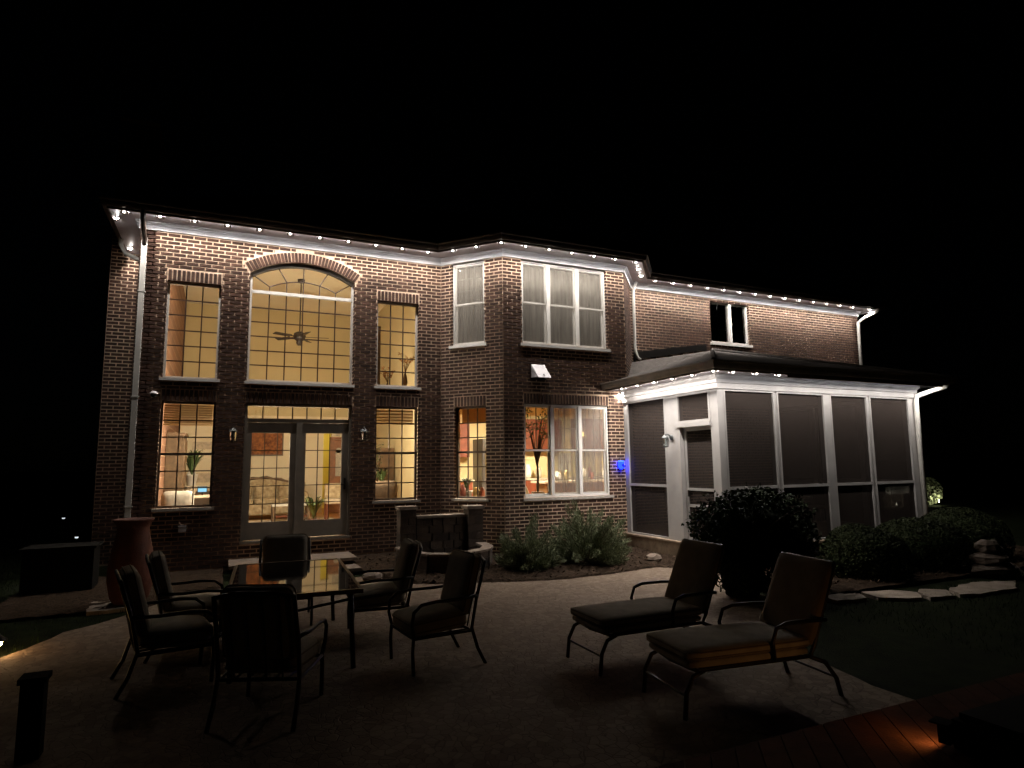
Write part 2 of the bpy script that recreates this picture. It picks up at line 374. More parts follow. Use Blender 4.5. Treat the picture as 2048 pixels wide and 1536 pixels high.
# openings (t0,t1,z0,z1) and soldier courses above them
SOLD = 0.215
OPEN = {
    'ul': (main, -0.734, 0.164, 3.475, 5.275), 'uc': (main, 0.66, 2.64, 3.475, 5.60), 'ur': (main, 3.1125, 4.003, 3.475, 5.275),
    'll': (main, -0.734, 0.164, 1.155, 3.06), 'door': (main, 0.66, 2.64, 0.507, 3.06), 'lr': (main, 3.1125, 4.003, 1.155, 3.06),
    'bul': (bayl, 0.27, 1.06, 4.37, WALL_TOP), 'bll': (bayl, 0.33, 1.08, 1.16, 3.06),
    'buf': (bayf, 5.91, 8.02, 4.36, WALL_TOP), 'blf': (bayf, 5.92, 7.99, 1.165, 3.10),
    'ww': (wing, 11.96, 13.33, 4.99, 6.10),
}
for k, (pn, a, b_, c, d) in OPEN.items():
    pn.open.append((a, b_, c, d if k != 'uc' else 5.90)); pn.excl.append((a, b_, c - 0.055, d))
for k in ('ul', 'ur', 'll', 'door', 'lr', 'bll', 'blf'):
    pn, a, b_, c, d = OPEN[k]; pn.excl.append((a - 0.01, b_ + 0.01, d, d + SOLD))
main.arch = True

# ---- walls (the mortar bed of each plane, with its openings)
def wall_cells(pn, ztop=WALL_TOP, thick=0.25, zbot=-0.1):
    ts = sorted({pn.t0, pn.t1, *[v for o in pn.open for v in o[:2]]}); zs = sorted({zbot, ztop, *[min(v, ztop) for o in pn.open for v in o[2:]]})
    mb = MB()
    for i in range(len(ts) - 1):
        run = None
        for j in range(len(zs) - 1):
            tm = (ts[i] + ts[i + 1]) / 2; zm = (zs[j] + zs[j + 1]) / 2
            solid = not any(o[0] < tm < o[1] and o[2] < zm < o[3] for o in pn.open)
            if solid:
                if run is None: run = [zs[j], zs[j + 1]]
                else: run[1] = zs[j + 1]
            if (not solid or j == len(zs) - 2) and run is not None:
                pn.box(mb, ts[i], ts[i + 1], -thick, 0, run[0], run[1]); run = None
    return mb
for pn in (main, bayl, bayf, bayr, wing, left, right):
    mb = wall_cells(pn)
    if pn is main:     # spandrels over the segmental arch
        N = 24
        for i in range(N):
            x0 = 0.66 + 1.98 * i / N; x1 = 0.66 + 1.98 * (i + 1) / N
            z0, z1 = arch_z(x0, ARCH_R), arch_z(x1, ARCH_R)
            mb.hexa([(x0, 0, z0), (x1, 0, z1), (x1, 0.25, z1), (x0, 0.25, z0), (x0, 0, 5.90), (x1, 0, 5.90), (x1, 0.25, 5.90), (x0, 0.25, 5.90)])
    mb.build('wall', 'mortar', house)
mb = MB(); mb.box(-1.95, XL - 0.002, 2.1, 4.0, -0.1, 9.3); cw = mb.build('chimney', 'mortar', house)

# ---- bricks
bricks = []   # panel, t0, t1, z0, z1
def lay(pn, tmax=None, zmax=WALL_TOP, tmin=None):
    ta = pn.t0 if tmin is None else tmin; tb = pn.t1 if tmax is None else tmax
    nk = int(zmax / COURSE) + 1
    for k in range(nk):
        z0 = k * COURSE + JT / 2; z1 = min((k + 1) * COURSE - JT / 2, zmax - 0.004)
        if z1 - z0 < 0.02: continue
        t = ta - (PITCH_B / 2 if k % 2 else 0)
        while t < tb - 0.02:
            a = max(t + JT / 2, ta + 0.004); b_ = min(t + PITCH_B - JT / 2, tb - 0.004); t += PITCH_B
            segs = [(a, b_, z0, z1)]
            for (e0, e1, f0, f1) in pn.excl:
                if f1 <= z0 + 0.002 or f0 >= z1 - 0.002: continue
                new = []
                for (p0, p1, q0, q1) in segs:
                    if e1 <= p0 or e0 >= p1: new.append((p0, p1, q0, q1)); continue
                    if p0 < e0 - 0.003: new.append((p0, e0 - 0.003, q0, q1))
                    if p1 > e1 + 0.003: new.append((e1 + 0.003, p1, q0, q1))
                    m0, m1 = max(p0, e0), min(p1, e1)
                    if f0 > q0 + 0.03: new.append((m0, m1, q0, f0 - 0.008))
                    if f1 < q1 - 0.03: new.append((m0, m1, f1 + 0.008, q1))
                segs = new
            if pn.arch:
                new = []
                ro = ARCH_R + SOLD + 0.012
                for (p0, p1, q0, q1) in segs:
                    ze = ARCH_ZC + ro * math.cos(math.asin(ARCH_H / ARCH_R))
                    if q1 < 5.55 or q0 > ARCH_ZC + ro: new.append((p0, p1, q0, q1)); continue
                    if q0 > ze - 0.09: hw = math.sqrt(max(0, ro * ro - (q0 - ARCH_ZC) ** 2)) + 0.004
                    else: hw = ARCH_H + (q1 - 5.59) * 0.62 + 0.03
                    hw = min(hw, ro * math.sin(math.asin(ARCH_H / ARCH_R)) + 0.035)
                    e0, e1 = ARCH_X - hw, ARCH_X + hw
                    if e1 <= p0 or e0 >= p1: new.append((p0, p1, q0, q1)); continue
                    if p0 < e0: new.append((p0, e0, q0, q1))
                    if p1 > e1: new.append((e1, p1, q0, q1))
                segs = new
            for sg in segs:
                if sg[1] - sg[0] > 0.008: bricks.append((pn,) + sg)
for pn in (main, bayl, bayf, bayr, wing): lay(pn)
lay(left, tmin=5.2); lay(right, tmax=2.5); lay(chim, zmax=9.2); lay(chiml, zmax=9.2)
def seen(b_):
    pn, a, c, z0, z1 = b_
    if pn not in (main, bayf, bayl) or c - a < 0.185 or z1 - z0 < 0.05 or z0 < 3.3: return 0
    if pn is main and a < -1.0: return 0
    q = Vector(pn.p((a + c) / 2, 0, z0)) - CAM; n3 = Vector((pn.n.x, pn.n.y, 0))
    return (-q.normalized().dot(n3)) / q.length_squared
order = sorted(range(len(bricks)), key=lambda i: -seen(bricks[i])); single = set(order[:300])
FULL_L = PITCH_B - JT; FULL_H = COURSE - JT; PROUD = 0.007
bm = MB(); bm.hexa([(-FULL_L / 2, -PROUD, -FULL_H / 2), (FULL_L / 2, -PROUD, -FULL_H / 2), (FULL_L / 2, 0.02, -FULL_H / 2), (-FULL_L / 2, 0.02, -FULL_H / 2),
    (-FULL_L / 2, -PROUD, FULL_H / 2), (FULL_L / 2, -PROUD, FULL_H / 2), (FULL_L / 2, 0.02, FULL_H / 2), (-FULL_L / 2, 0.02, FULL_H / 2)])
bme = bpy.data.meshes.new('brick'); bme.from_pydata(bm.v, [], bm.f); bme.materials.append(MATS['brick'])
rest = MB()
for i, (pn, a, c, z0, z1) in enumerate(bricks):
    if i in single:
        o = inst('brick', bme, house, pn.M((a + c) / 2, random.uniform(-0.001, 0.001), (z0 + z1) / 2))
        o.matrix_basis = o.matrix_basis @ Matrix.Diagonal(((c - a) / FULL_L, 1, (z1 - z0) / FULL_H, 1))
    else:
        pr = PROUD + random.uniform(-0.0012, 0.0012)
        rest.add([pn.p(a, -0.01, z0), pn.p(c, -0.01, z0), pn.p(c, -0.01, z1), pn.p(a, -0.01, z1), pn.p(a, pr, z0), pn.p(c, pr, z0), pn.p(c, pr, z1), pn.p(a, pr, z1)],
                 [(4, 5, 6, 7), (0, 1, 5, 4), (1, 2, 6, 5), (2, 3, 7, 6), (3, 0, 4, 7)])
o = rest.build('bricks', 'brick', house); o["kind"] = "stuff"
# soldier courses, each brick on end
sm = MB(); w_, h_ = COURSE - JT, SOLD - 0.02
sm.box(-w_ / 2, w_ / 2, -0.010, 0.02, 0, h_); sme = bpy.data.meshes.new('soldier_brick'); sme.from_pydata(sm.v, [], sm.f); sme.materials.append(MATS['brick'])
for k in ('ul', 'ur', 'll', 'door', 'lr', 'bll', 'blf'):
    pn, a, b_, c, d = OPEN[k]; n = round((b_ - a) / COURSE); st = (b_ - a) / n
    for i in range(n): inst('soldier_brick', sme, house, pn.M(a + (i + 0.5) * st, 0, d + 0.008))
th = math.asin(ARCH_H / ARCH_R); n = 34
for i in range(n):
    w = -th + 2 * th * (i + 0.5) / n
    M = Matrix.Translation((ARCH_X, 0, ARCH_ZC)) @ Matrix.Rotation(w, 4, 'Y') @ Matrix.Translation((0, -0.002, ARCH_R + 0.008)); inst('soldier_brick', sme, house, M)

# brick returns lining the openings
rv = MB()
for k, (pn, a, b_, c, d) in OPEN.items():
    zt = d - 0.012 if d < WALL_TOP else WALL_TOP - 0.01
    z = c + 0.004
    while z < zt:
        z2 = min(z + COURSE - JT, zt); pn.box(rv, a - 0.004, a + 0.005, -0.07, 0.0045, z, z2); pn.box(rv, b_ - 0.005, b_ + 0.004, -0.07, 0.0045, z, z2); z += COURSE
    if d < WALL_TOP and k != 'uc': pn.box(rv, a + 0.006, b_ - 0.006, -0.07, 0.005, d - 0.005, d + 0.004)
o = rv.build('return_bricks', 'brick', house); o["kind"] = "stuff"

# ---- eave swept round the house
def offset_poly(pts, d):
    out = []
    for i, p in enumerate(pts):
        p = Vector(p); ns_ = []
        if i > 0: e = (p - Vector(pts[i - 1])).normalized(); ns_.append(Vector((e.y, -e.x)))
        if i < len(pts) - 1: e = (Vector(pts[i + 1]) - p).normalized(); ns_.append(Vector((e.y, -e.x)))
        m_ = ns_[0] if len(ns_) == 1 else (ns_[0] + ns_[1]) / (1 + ns_[0].dot(ns_[1]))
        out.append(p + m_ * d)
    return out
def sweep(name, m, parent, pts, prof, closed=True):
    mb = MB(); n = len(prof); rows = [offset_poly(pts, d) for d, z in prof]
    for i in range(len(pts)):
        for j in range(n): mb.v.append((rows[j][i].x, rows[j][i].y, prof[j][1]))
    for i in range(len(pts) - 1):
        for j in range(n if closed else n - 1):
            j2 = (j + 1) % n; mb.f.append((i * n + j, i * n + j2, (i + 1) * n + j2, (i + 1) * n + j))
    if closed:
        mb.f.append(tuple(range(n))); mb.f.append(tuple(reversed(range((len(pts) - 1) * n, len(pts) * n))))
    return mb.build(name, m, parent)
EAVE = [(XL, 9.0), (XL, 0), (4.50, 0), (5.47, -1.12), (8.50, -1.12), (9.40, WING_Y), (17.75, WING_Y), (17.75, 9.0)]
OV = 0.413
sweep('frieze_board', 'white_paint', house, EAVE, [(-0.05, 6.178), (0.035, 6.178), (0.035, 6.255), (0.05, 6.262), (0.055, 6.275), (0.085, 6.300), (0.095, 6.322), (-0.05, 6.322)])
sweep('soffit', 'soffit_paint', house, EAVE, [(-0.2, 6.324), (OV + 0.035, 6.324), (OV + 0.035, 6.338), (-0.2, 6.338)])
sweep('fascia', 'gutter', house, EAVE, [(OV + 0.037, 6.315), (OV + 0.06, 6.315), (OV + 0.06, 6.47), (OV + 0.037, 6.47)])
sweep('gutter', 'gutter', house, EAVE, [(OV + 0.062, 6.345), (OV + 0.125, 6.345), (OV + 0.150, 6.385), (OV + 0.155, 6.43), (OV + 0.180, 6.45), (OV + 0.180, 6.475), (OV + 0.165, 6.475), (OV + 0.062, 6.47)])
# roof: hip over the main block, smaller hip over the bay
mb = MB(); e = 0.52
a0, a1, b0, b1, zr = XL - e, 17.75 + e, WING_Y - e + 0.1, 9.5, 6.46
mb.add([(a0, b0, zr), (a1, b0, zr), (a1, b1, zr), (a0, b1, zr), (a0 + 4.8, 4.5, 9.4), (a1 - 4.8, 4.5, 9.4)], [(0, 1, 5, 4), (1, 2, 5), (2, 3, 4, 5), (3, 0, 4), (0, 3, 2, 1)])
be = offset_poly(EAVE, OV + 0.1); apex = (6.98, 2.6, 8.0)
mb.add([(q.x, q.y, 6.47) for q in be[2:6]] + [apex], [(0, 1, 4), (1, 2, 4), (2, 3, 4)])
mb.build('roof', 'shingle', house)

# ---- downspouts
def spout(path, parent, m, w=0.085, dpt=0.06, nm='downspout'):
    mb = MB(); mb.tube(path, w / 2, 10); return mb.build(nm, m, parent, smooth=True)
mb = MB(); mb.box(-1.175, -1.085, -0.075, -0.012, 0.35, 6.02)
for z in (1.2, 3.1, 5.0): mb.box(-1.19, -1.07, -0.08, -0.01, z, z + 0.025)
mb.build('downspout', 'downspout_white', house)
mb = MB(); mb.tube([(-1.13, -0.50, 6.36), (-1.13, -0.49, 6.22), (-1.13, -0.40, 6.12), (-1.13, -0.16, 6.03), (-1.13, -0.06, 5.96), (-1.13, -0.045, 5.86)], 0.045, 10)
mb.build('downspout_elbow', 'gutter', house, smooth=True)
spout([(XL - 0.47, 1.2, 6.36), (XL - 0.46, 1.2, 6.2), (XL - 0.38, 1.2, 6.05), (XL - 0.12, 1.2, 5.93), (XL - 0.04, 1.2, 5.8), (XL - 0.04, 1.2, 0.2)], house, 'downspout_white')
spout([(17.80 + 0.25, WING_Y - 0.50, 6.37), (17.80 + 0.22, WING_Y - 0.46, 6.24), (17.80, WING_Y - 0.22, 6.10), (17.69, WING_Y - 0.07, 5.98), (17.69, WING_Y - 0.06, 4.50)], house, 'downspout_white', 0.10)
spout([(9.47, -0.30, 6.30), (9.45, -0.19, 6.10), (9.45, -0.17, 4.62), (9.52, -0.17, 4.42), (9.60, -0.18, 4.36)], house, 'downspout_white', 0.075)

# ---- windows
def bars(win, pn, t0, t1, z0, z1, cols, rows, d0, m, w=0.022, dp=0.02):
    for i in range(1, cols):
        t = t0 + (t1 - t0) * i / cols; mb = MB(); pn.box(mb, t - w / 2, t + w / 2, d0, d0 + dp, z0, z1); mb.build('muntin', m, win)
    for j in range(1, rows):
        z = z0 + (z1 - z0) * j / rows; mb = MB(); pn.box(mb, t0, t1, d0 + 0.003, d0 + dp - 0.003, z - w / 2, z + w / 2); mb.build('muntin', m, win)
def panes(win, pn, t0, t1, z0, z1, cols, rows, d, m):
    for i in range(cols):
        for j in range(rows):
            a = t0 + (t1 - t0) * i / cols; b_ = t0 + (t1 - t0) * (i + 1) / cols; c = z0 + (z1 - z0) * j / rows; e_ = z0 + (z1 - z0) * (j + 1) / rows
            mb = MB(); mb.quad(pn.p(a, d, c), pn.p(b_, d, c), pn.p(b_, d, e_), pn.p(a, d, e_)); mb.build('pane', m, win)
def frame_ring(mb, pn, t0, t1, z0, z1, w, d0, d1, top=None):
    tw = w if top is None else top
    pn.box(mb, t0, t0 + w, d0, d1, z0, z1); pn.box(mb, t1 - w, t1, d0, d1, z0, z1)
    pn.box(mb, t0 + w, t1 - w, d0, d1, z0, z0 + w); pn.box(mb, t0 + w, t1 - w, d0, d1, z1 - tw, z1)
def window(key, cols, rows, fm='white_vinyl', mm='muntin', gm='window_glass', sill='white_vinyl', rail=False, fw=0.04, rec=0.085, top_m=None, sill_h=0.05):
    pn, a, b_, c, d = OPEN[key]; mb = MB()
    frame_ring(mb, pn, a, b_, c, d, fw, -rec - 0.07, -rec)
    win = mb.build('window', fm, house)
    g0, g1, h0, h1 = a + fw, b_ - fw, c + fw, d - fw
    panes(win, pn, g0, g1, h0, h1, cols, rows, -rec - 0.035, gm)
    if cols > 1 or rows > 1: bars(win, pn, g0, g1, h0, h1, cols, rows, -rec - 0.045, mm)
    if rail:
        zm = (h0 + h1) / 2; mb = MB(); pn.box(mb, g0, g1, -rec - 0.055, -rec - 0.01, zm - 0.022, zm + 0.022); mb.build('meeting_rail', rail, win)
    mb = MB(); pn.box(mb, a - 0.045, b_ + 0.045, -rec - 0.07, 0.045, c - sill_h, c - 0.001); mb.build('sill', sill, win)
    return win
window('ul', 3, 6); window('ur', 3, 6)
# great arched window: grid below a white transom bar, fan of bars above
pn, a, b_, c, d = OPEN['uc']; fw = 0.045; TB = 5.25
mb = MB(); pn.box(mb, a, a + fw, -0.16, -0.085, c, 5.585); pn.box(mb, b_ - fw, b_, -0.16, -0.085, c, 5.585); pn.box(mb, a + fw, b_ - fw, -0.16, -0.085, c, c + fw)
win = mb.build('window', 'white_vinyl', house)
mb = MB(); pn.box(mb, a + fw, b_ - fw, -0.15, -0.075, TB - 0.04, TB + 0.02); mb.build('transom_bar', 'white_vinyl', win)
panes(win, pn, a + fw, b_ - fw, c + fw, TB - 0.04, 6, 6, -0.12, 'window_glass'); bars(win, pn, a + fw, b_ - fw, c + fw, TB - 0.04, 6, 6, -0.13, 'muntin')
mb = MB(); N = 30       # curved head in the shade-darkened colour
for i in range(N):
    w0 = -th + 2 * th * i / N; w1 = -th + 2 * th * (i + 1) / N
    def q(w, r, y): return (ARCH_X + r * math.sin(w), y, ARCH_ZC + r * math.cos(w))
    r0, r1 = ARCH_R - 0.075, ARCH_R - 0.002
    mb.hexa([q(w0, r0, 0.06), q(w1, r0, 0.06), q(w1, r0, 0.15), q(w0, r0, 0.15), q(w0, r1, 0.06), q(w1, r1, 0.06), q(w1, r1, 0.15), q(w0, r1, 0.15)])
mb.build('arched_head', 'head_shade', win)
mb = MB(); N = 24; vs = [(ARCH_X, 0.12, TB)]
for i in range(N + 1):
    x = a + fw + (b_ - a - 2 * fw) * i / N; vs.append((x, 0.12, arch_z(x, ARCH_R - 0.05)))
vs = [(b_ - fw, 0.12, TB + 0.02), (a + fw, 0.12, TB + 0.02)] + vs[1:]
mb.add(vs, [tuple(range(len(vs)))]); mb.build('pane', 'window_glass', win)
def bar_line(pts, r=0.011, nm='muntin'): mb = MB(); mb.tube(pts, r, 6); mb.build(nm, 'muntin', win)
xi = [a + fw + (b_ - a - 2 * fw) * f for f in (1 / 6, 2 / 6, 3 / 6, 4 / 6, 5 / 6)]
zi = [TB + 0.115, TB + 0.235, TB + 0.27, TB + 0.235, TB + 0.115]
for x, z in zip(xi, zi): bar_line([(x, 0.12, TB + 0.02), (x, 0.12, z)])
arc = [(a + fw + (b_ - a - 2 * fw) * (1 / 6 + 4 / 6 * i / 16), 0.12, 0) for i in range(17)]
arc = [(x, y, TB + 0.115 + 0.155 * (1 - ((x - ARCH_X) / (xi[4] - ARCH_X)) ** 2)) for x, y, z in arc]; bar_line(arc)
for x, z, x2 in ((xi[0], zi[0], a + 0.07), (xi[1], zi[1], xi[1] - 0.16), (xi[2], zi[2], xi[2]), (xi[3], zi[3], xi[3] + 0.16), (xi[4], zi[4], b_ - 0.07)):
    bar_line([(x, 0.12, z), (x2, 0.12, arch_z(x2, ARCH_R - 0.06))])
mb = MB(); pn.box(mb, a - 0.03, b_ + 0.03, -0.16, 0.045, c - 0.055, c - 0.001); mb.build('sill', 'white_vinyl', win)
# lower windows
def slat_blind(win, pn, t0, t1, z0, z1, n, d):
    st = (z1 - z0) / n
    for i in range(n):
        z = z0 + st * (i + 0.5); mb = MB()
        mb.hexa([pn.p(t0, d + 0.012, z - st * 0.46), pn.p(t1, d + 0.012, z - st * 0.46), pn.p(t1, d + 0.008, z - st * 0.46), pn.p(t0, d + 0.008, z - st * 0.46),
                 pn.p(t0, d - 0.012, z + st * 0.40), pn.p(t1, d - 0.012, z + st * 0.40), pn.p(t1, d - 0.016, z + st * 0.40), pn.p(t0, d - 0.016, z + st * 0.40)])
        mb.build('blind_slat', 'blind', win)
w = window('ll', 3, 6, 'brown_frame', rail='brown_frame', sill='sill_stone'); slat_blind(w, main, -0.69, 0.12, 2.63, 3.02, 9, -0.24)
w = window('lr', 3, 6, 'brown_frame', rail='brown_frame', sill='sill_stone'); slat_blind(w, main, 3.16, 3.96, 2.70, 3.02, 5, -0.24)
w = window('bll', 3, 6, 'brown_frame', rail='brown_frame', sill='sill_stone')
mb = MB(); bayl.box(mb, 0.37, 1.04, -0.30, -0.27, 2.72, 3.03); mb.build('valance', 'blind', w)
# bay: upper left double-hung
def hung(win, pn, t0, t1, z0, z1, rec, m='white_vinyl', screen=None, gm='bay_glass', grid=None, sw=0.035):
    zm = (z0 + z1) / 2
    mb = MB(); frame_ring(mb, pn, t0, t1, zm - 0.02, z1, sw, -rec - 0.045, -rec - 0.005); mb.build('upper_sash', m, win)
    mb = MB(); frame_ring(mb, pn, t0, t1, z0, zm + 0.02, sw, -rec - 0.085, -rec - 0.047); mb.build('lower_sash', m, win)
    panes(win, pn, t0 + sw, t1 - sw, zm + sw - 0.02, z1 - sw, 1, 1, -rec - 0.03, gm); panes(win, pn, t0 + sw, t1 - sw, z0 + sw, zm + 0.02 - sw, 1, 1, -rec - 0.065, gm)
    if grid: bars(win, pn, t0 + sw, t1 - sw, zm + sw, z1 - sw, grid[0], grid[1], -rec - 0.055, grid[2], 0.014)
    if screen:
        mb = MB(); dq = -rec + 0.012; zt = z1 - 0.02 if screen == 'full' else zm; mb.quad(pn.p(t0 + 0.01, dq, z0 + 0.01), pn.p(t1 - 0.01, dq, z0 + 0.01), pn.p(t1 - 0.01, dq, zt), pn.p(t0 + 0.01, dq, zt)); mb.build('insect_screen', 'window_screen', win)
def hung_unit(key, splits, screens, grids, m='white_vinyl', fw=0.04, mull=0.075, sill='white_vinyl', rec=0.07, gm='bay_glass'):
    pn, a, b_, c, d = OPEN[key]; mb = MB(); frame_ring(mb, pn, a, b_, c, d, fw, -rec - 0.10, -rec + 0.02)
    for s_ in splits: pn.box(mb, s_ - mull / 2, s_ + mull / 2, -rec - 0.09, -rec + 0.03, c + fw, d - fw)
    win = mb.build('window', m, house)
    es = [a + fw] + [v for s_ in splits for v in (s_ - mull / 2, s_ + mull / 2)] + [b_ - fw]
    for i in range(len(es) // 2): hung(win, pn, es[2 * i], es[2 * i + 1], c + fw, d - fw, rec, m, screens[i], gm, grids[i])
    mb = MB(); pn.box(mb, a - 0.05, b_ + 0.05, -rec - 0.1, 0.05, c - 0.06, c - 0.001); mb.build('sill', sill, win); return win
w1 = hung_unit('bul', [], ['full'], [(3, 3, 'pale_muntin')])
w2 = hung_unit('buf', [6.57, 7.29], ['full'] * 3, [None] * 3)
w3 = hung_unit('blf', [6.60, 7.28], [False, 'full', 'full'], [(2, 2, 'muntin'), (2, 2, 'muntin'), None], m='white_vinyl', sill='sill_stone')
# sheer curtains behind the upper bay windows
def sheer(win, pn, t0, t1, z0, z1, d, m='sheer'):
    mb = MB(); n = 60
    for i in range(n + 1):
        t = t0 + (t1 - t0) * i / n; dd = d + 0.03 * math.sin(i * 1.15) + 0.015 * math.sin(i * 0.43); mb.v += [pn.p(t, dd, z0), pn.p(t + 0.01 * math.sin(i * .9), dd * 0.97, z1)]
    for i in range(n): mb.f.append((2 * i, 2 * i + 2, 2 * i + 3, 2 * i + 1))
    mb.build('sheer_curtain', m, win, smooth=True)
sheer(w1, bayl, 0.2, 1.12, 4.3, 6.15, -0.34); sheer(w2, bayf, 5.8, 8.1, 4.3, 6.15, -0.36)
sheer(w3, bayf, 6.72, 7.97, 1.15, 3.08, -0.30, 'dark_sheer')
# wing window: a pair of casements with pale grilles
pn, a, b_, c, d = OPEN['ww']; mb = MB(); frame_ring(mb, pn, a, b_, c, d, 0.045, -0.17, -0.05, top=0.03); pn.box(mb, 12.70 - 0.045, 12.70 + 0.045, -0.16, -0.04, c + 0.045, d - 0.03)
win = mb.build('window', 'white_vinyl', house)
for t0, t1 in ((a + 0.045, 12.655), (12.745, b_ - 0.045)):
    panes(win, pn, t0, t1, c + 0.045, d - 0.03, 2, 3, -0.11, 'bay_glass'); bars(win, pn, t0, t1, c + 0.045, d - 0.03, 2, 3, -0.13, 'pale_muntin', 0.016)
mb = MB(); pn.box(mb, a - 0.05, b_ + 0.05, -0.15, 0.05, c - 0.07, c - 0.001); mb.build('sill', 'white_vinyl', win)

# ---- french doors with transom
pn, a, b_, c, d = OPEN['door']; mb = MB()
pn.box(mb, a, a + 0.05, -0.16, -0.02, c, d); pn.box(mb, b_ - 0.05, b_, -0.16, -0.02, c, d); pn.box(mb, a + 0.05, b_ - 0.05, -0.16, -0.03, d - 0.05, d)
pn.box(mb, a + 0.05, b_ - 0.05, -0.15, -0.05, 2.70, 2.775); pn.box(mb, 1.595, 1.695, -0.14, -0.03, c, 2.70); pn.box(mb, a, b_, -0.16, 0.03, c - 0.045, c)
fd = mb.build('french_door', 'grey_frame', house)
panes(fd, pn, a + 0.05, b_ - 0.05, 2.775, d - 0.05, 7, 1, -0.10, 'window_glass'); bars(fd, pn, a + 0.05, b_ - 0.05, 2.775, d - 0.05, 7, 1, -0.11, 'muntin')
for (x0, x1, g0, g1) in ((0.712, 1.593, 0.80, 1.485), (1.697, 2.588, 1.775, 2.46)):
    mb = MB(); z0, z1 = 0.52, 2.695; h0, h1 = 0.835, 2.50
    pn.box(mb, x0, g0, -0.115, -0.06, z0, z1); pn.box(mb, g1, x1, -0.115, -0.06, z0, z1); pn.box(mb, g0, g1, -0.115, -0.06, z0, h0); pn.box(mb, g0, g1, -0.115, -0.06, h1, z1)
    lf = mb.build('door_leaf', 'grey_frame', house)
    panes(lf, pn, g0, g1, h0, h1, 3, 5, -0.09, 'window_glass'); bars(lf, pn, g0, g1, h0, h1, 3, 5, -0.1, 'muntin', 0.016)
    if x0 > 1.6:
        mb = MB(); mb.box(2.50, 2.54, 0.0, 0.06, 1.40, 1.62); mb.tube([(2.52, 0.03, 1.5), (2.52, -0.01, 1.5), (2.44, -0.015, 1.5)], 0.012, 8); mb.build('handle', 'dark_metal', lf)
# ---- rooms behind the windows (parts of the house)
def slab_part(name, m, *b): mb = MB(); mb.box(*b); return mb.build(name, m, house)
GX0, GX1, GY, GZ0, GZ1 = -0.75, 4.40, 6.5, 0.50, 6.40
slab_part('room_floor', 'oak_floor', -0.95, 4.53, 0.17, 9.0, 0.40, GZ0)
BAY_IN = [(4.58, 0.27), (5.56, -0.87), (8.42, -0.87), (9.28, 0.16), (12.6, 0.16), (12.6, 4.3), (4.58, 4.3)]
MB().prism(BAY_IN, 0.40, GZ0).build('room_floor', 'oak_floor', house)
MB().prism(BAY_IN, 3.35, 3.42).build('kitchen_ceiling', 'cream_wall', house)
slab_part('room_ceiling', 'lower_wall', GX0 - 0.1, GX1, 0.24, 9.0, GZ1, GZ1 + 0.05)
mb = MB(); mb.box(GX0 - 0.08, GX0, 0.24, GY, GZ0, GZ1); mb.build('hearth_wall', 'hearth_brick', house)
slab_part('room_wall', 'lower_wall', GX0, 3.02, GY, GY + 0.1, GZ0, 3.3); slab_part('room_wall', 'tan_wall', GX0, GX1 + 0.1, GY, GY + 0.1, 3.3, GZ1)
slab_part('room_wall', 'lower_wall', 3.25, GX1 + 0.1, GY, GY + 0.1, GZ0, 3.3); slab_part('room_wall', 'lower_wall', 3.02, 3.25, GY, GY + 0.1, 2.85, 3.3)
slab_part('room_wall', 'tan_wall', GX1, GX1 + 0.1, 0.24, GY, GZ0, GZ1)
slab_part('hall_wall', 'yellow_wall', 2.4, 4.5, 8.4, 8.5, GZ0, 3.3); slab_part('hall_wall', 'yellow_wall', 2.4, 2.5, 6.6, 8.4, GZ0, 3.3); slab_part('hall_wall', 'yellow_wall', 4.4, 4.5, 6.6, 8.4, GZ0, 3.3); slab_part('hall_ceiling', 'yellow_wall', 2.4, 4.5, 6.6, 8.5, 3.3, 3.35)
slab_part('plant_ledge', 'cream_wall', 2.95, GX1, 0.26, 1.1, 3.36, 3.42)
# kitchen
slab_part('kitchen_wall', 'cream_wall', 4.55, 12.6, 4.2, 4.3, GZ0, 3.35); slab_part('kitchen_wall', 'cream_wall', 4.51, 4.58, 0.26, 4.2, GZ0, 3.35); slab_part('kitchen_wall', 'cream_wall', 12.5, 12.6, 0.2, 4.2, GZ0, 3.35)
slab_part('spill_blocker', 'cream_wall', 4.6, 9.2, 0.55, 0.65, 2.98, 3.349)  # unseen drop added to keep the kitchen light off the patio
# dark upstairs rooms
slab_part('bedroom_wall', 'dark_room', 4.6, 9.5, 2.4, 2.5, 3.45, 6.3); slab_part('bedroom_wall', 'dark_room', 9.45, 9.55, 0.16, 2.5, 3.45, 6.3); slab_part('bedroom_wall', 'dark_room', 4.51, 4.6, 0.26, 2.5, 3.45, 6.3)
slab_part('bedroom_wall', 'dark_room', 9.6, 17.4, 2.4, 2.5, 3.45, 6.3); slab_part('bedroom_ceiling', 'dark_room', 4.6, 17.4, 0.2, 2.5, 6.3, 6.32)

# ------------------------------------------------------------------ eave lights
ORD = ['first', 'second', 'third', 'fourth', 'fifth', 'sixth', 'seventh', 'eighth', 'ninth', 'tenth', 'eleventh', 'twelfth', 'thirteenth', 'fourteenth', 'fifteenth']
LR = 0.022
mb = MB(); mb.lathe([(0.034, 0.0), (0.034, 0.016), (0.026, 0.020)], n=12); pme = mb
lens = MB(); lens.lathe([(0.004, -LR * 0.92), (LR * 0.5, -LR * 0.80), (LR * 0.85, -LR * 0.5), (LR, 0.0)], n=12, cap0=True, cap1=False)
led = MB(); led.add([(0.012 * math.cos(-math.pi * k / 6), 0.018 + 0.012 * math.sin(-math.pi * k / 6), -0.003) for k in range(12)], [tuple(range(12))])
lens.v = [(x, y - 0.024, z) for x, y, z in lens.v]
lproto = None
open_baffle = {}; PORCH_SIDE = 0.028
dim_led = [None, None]
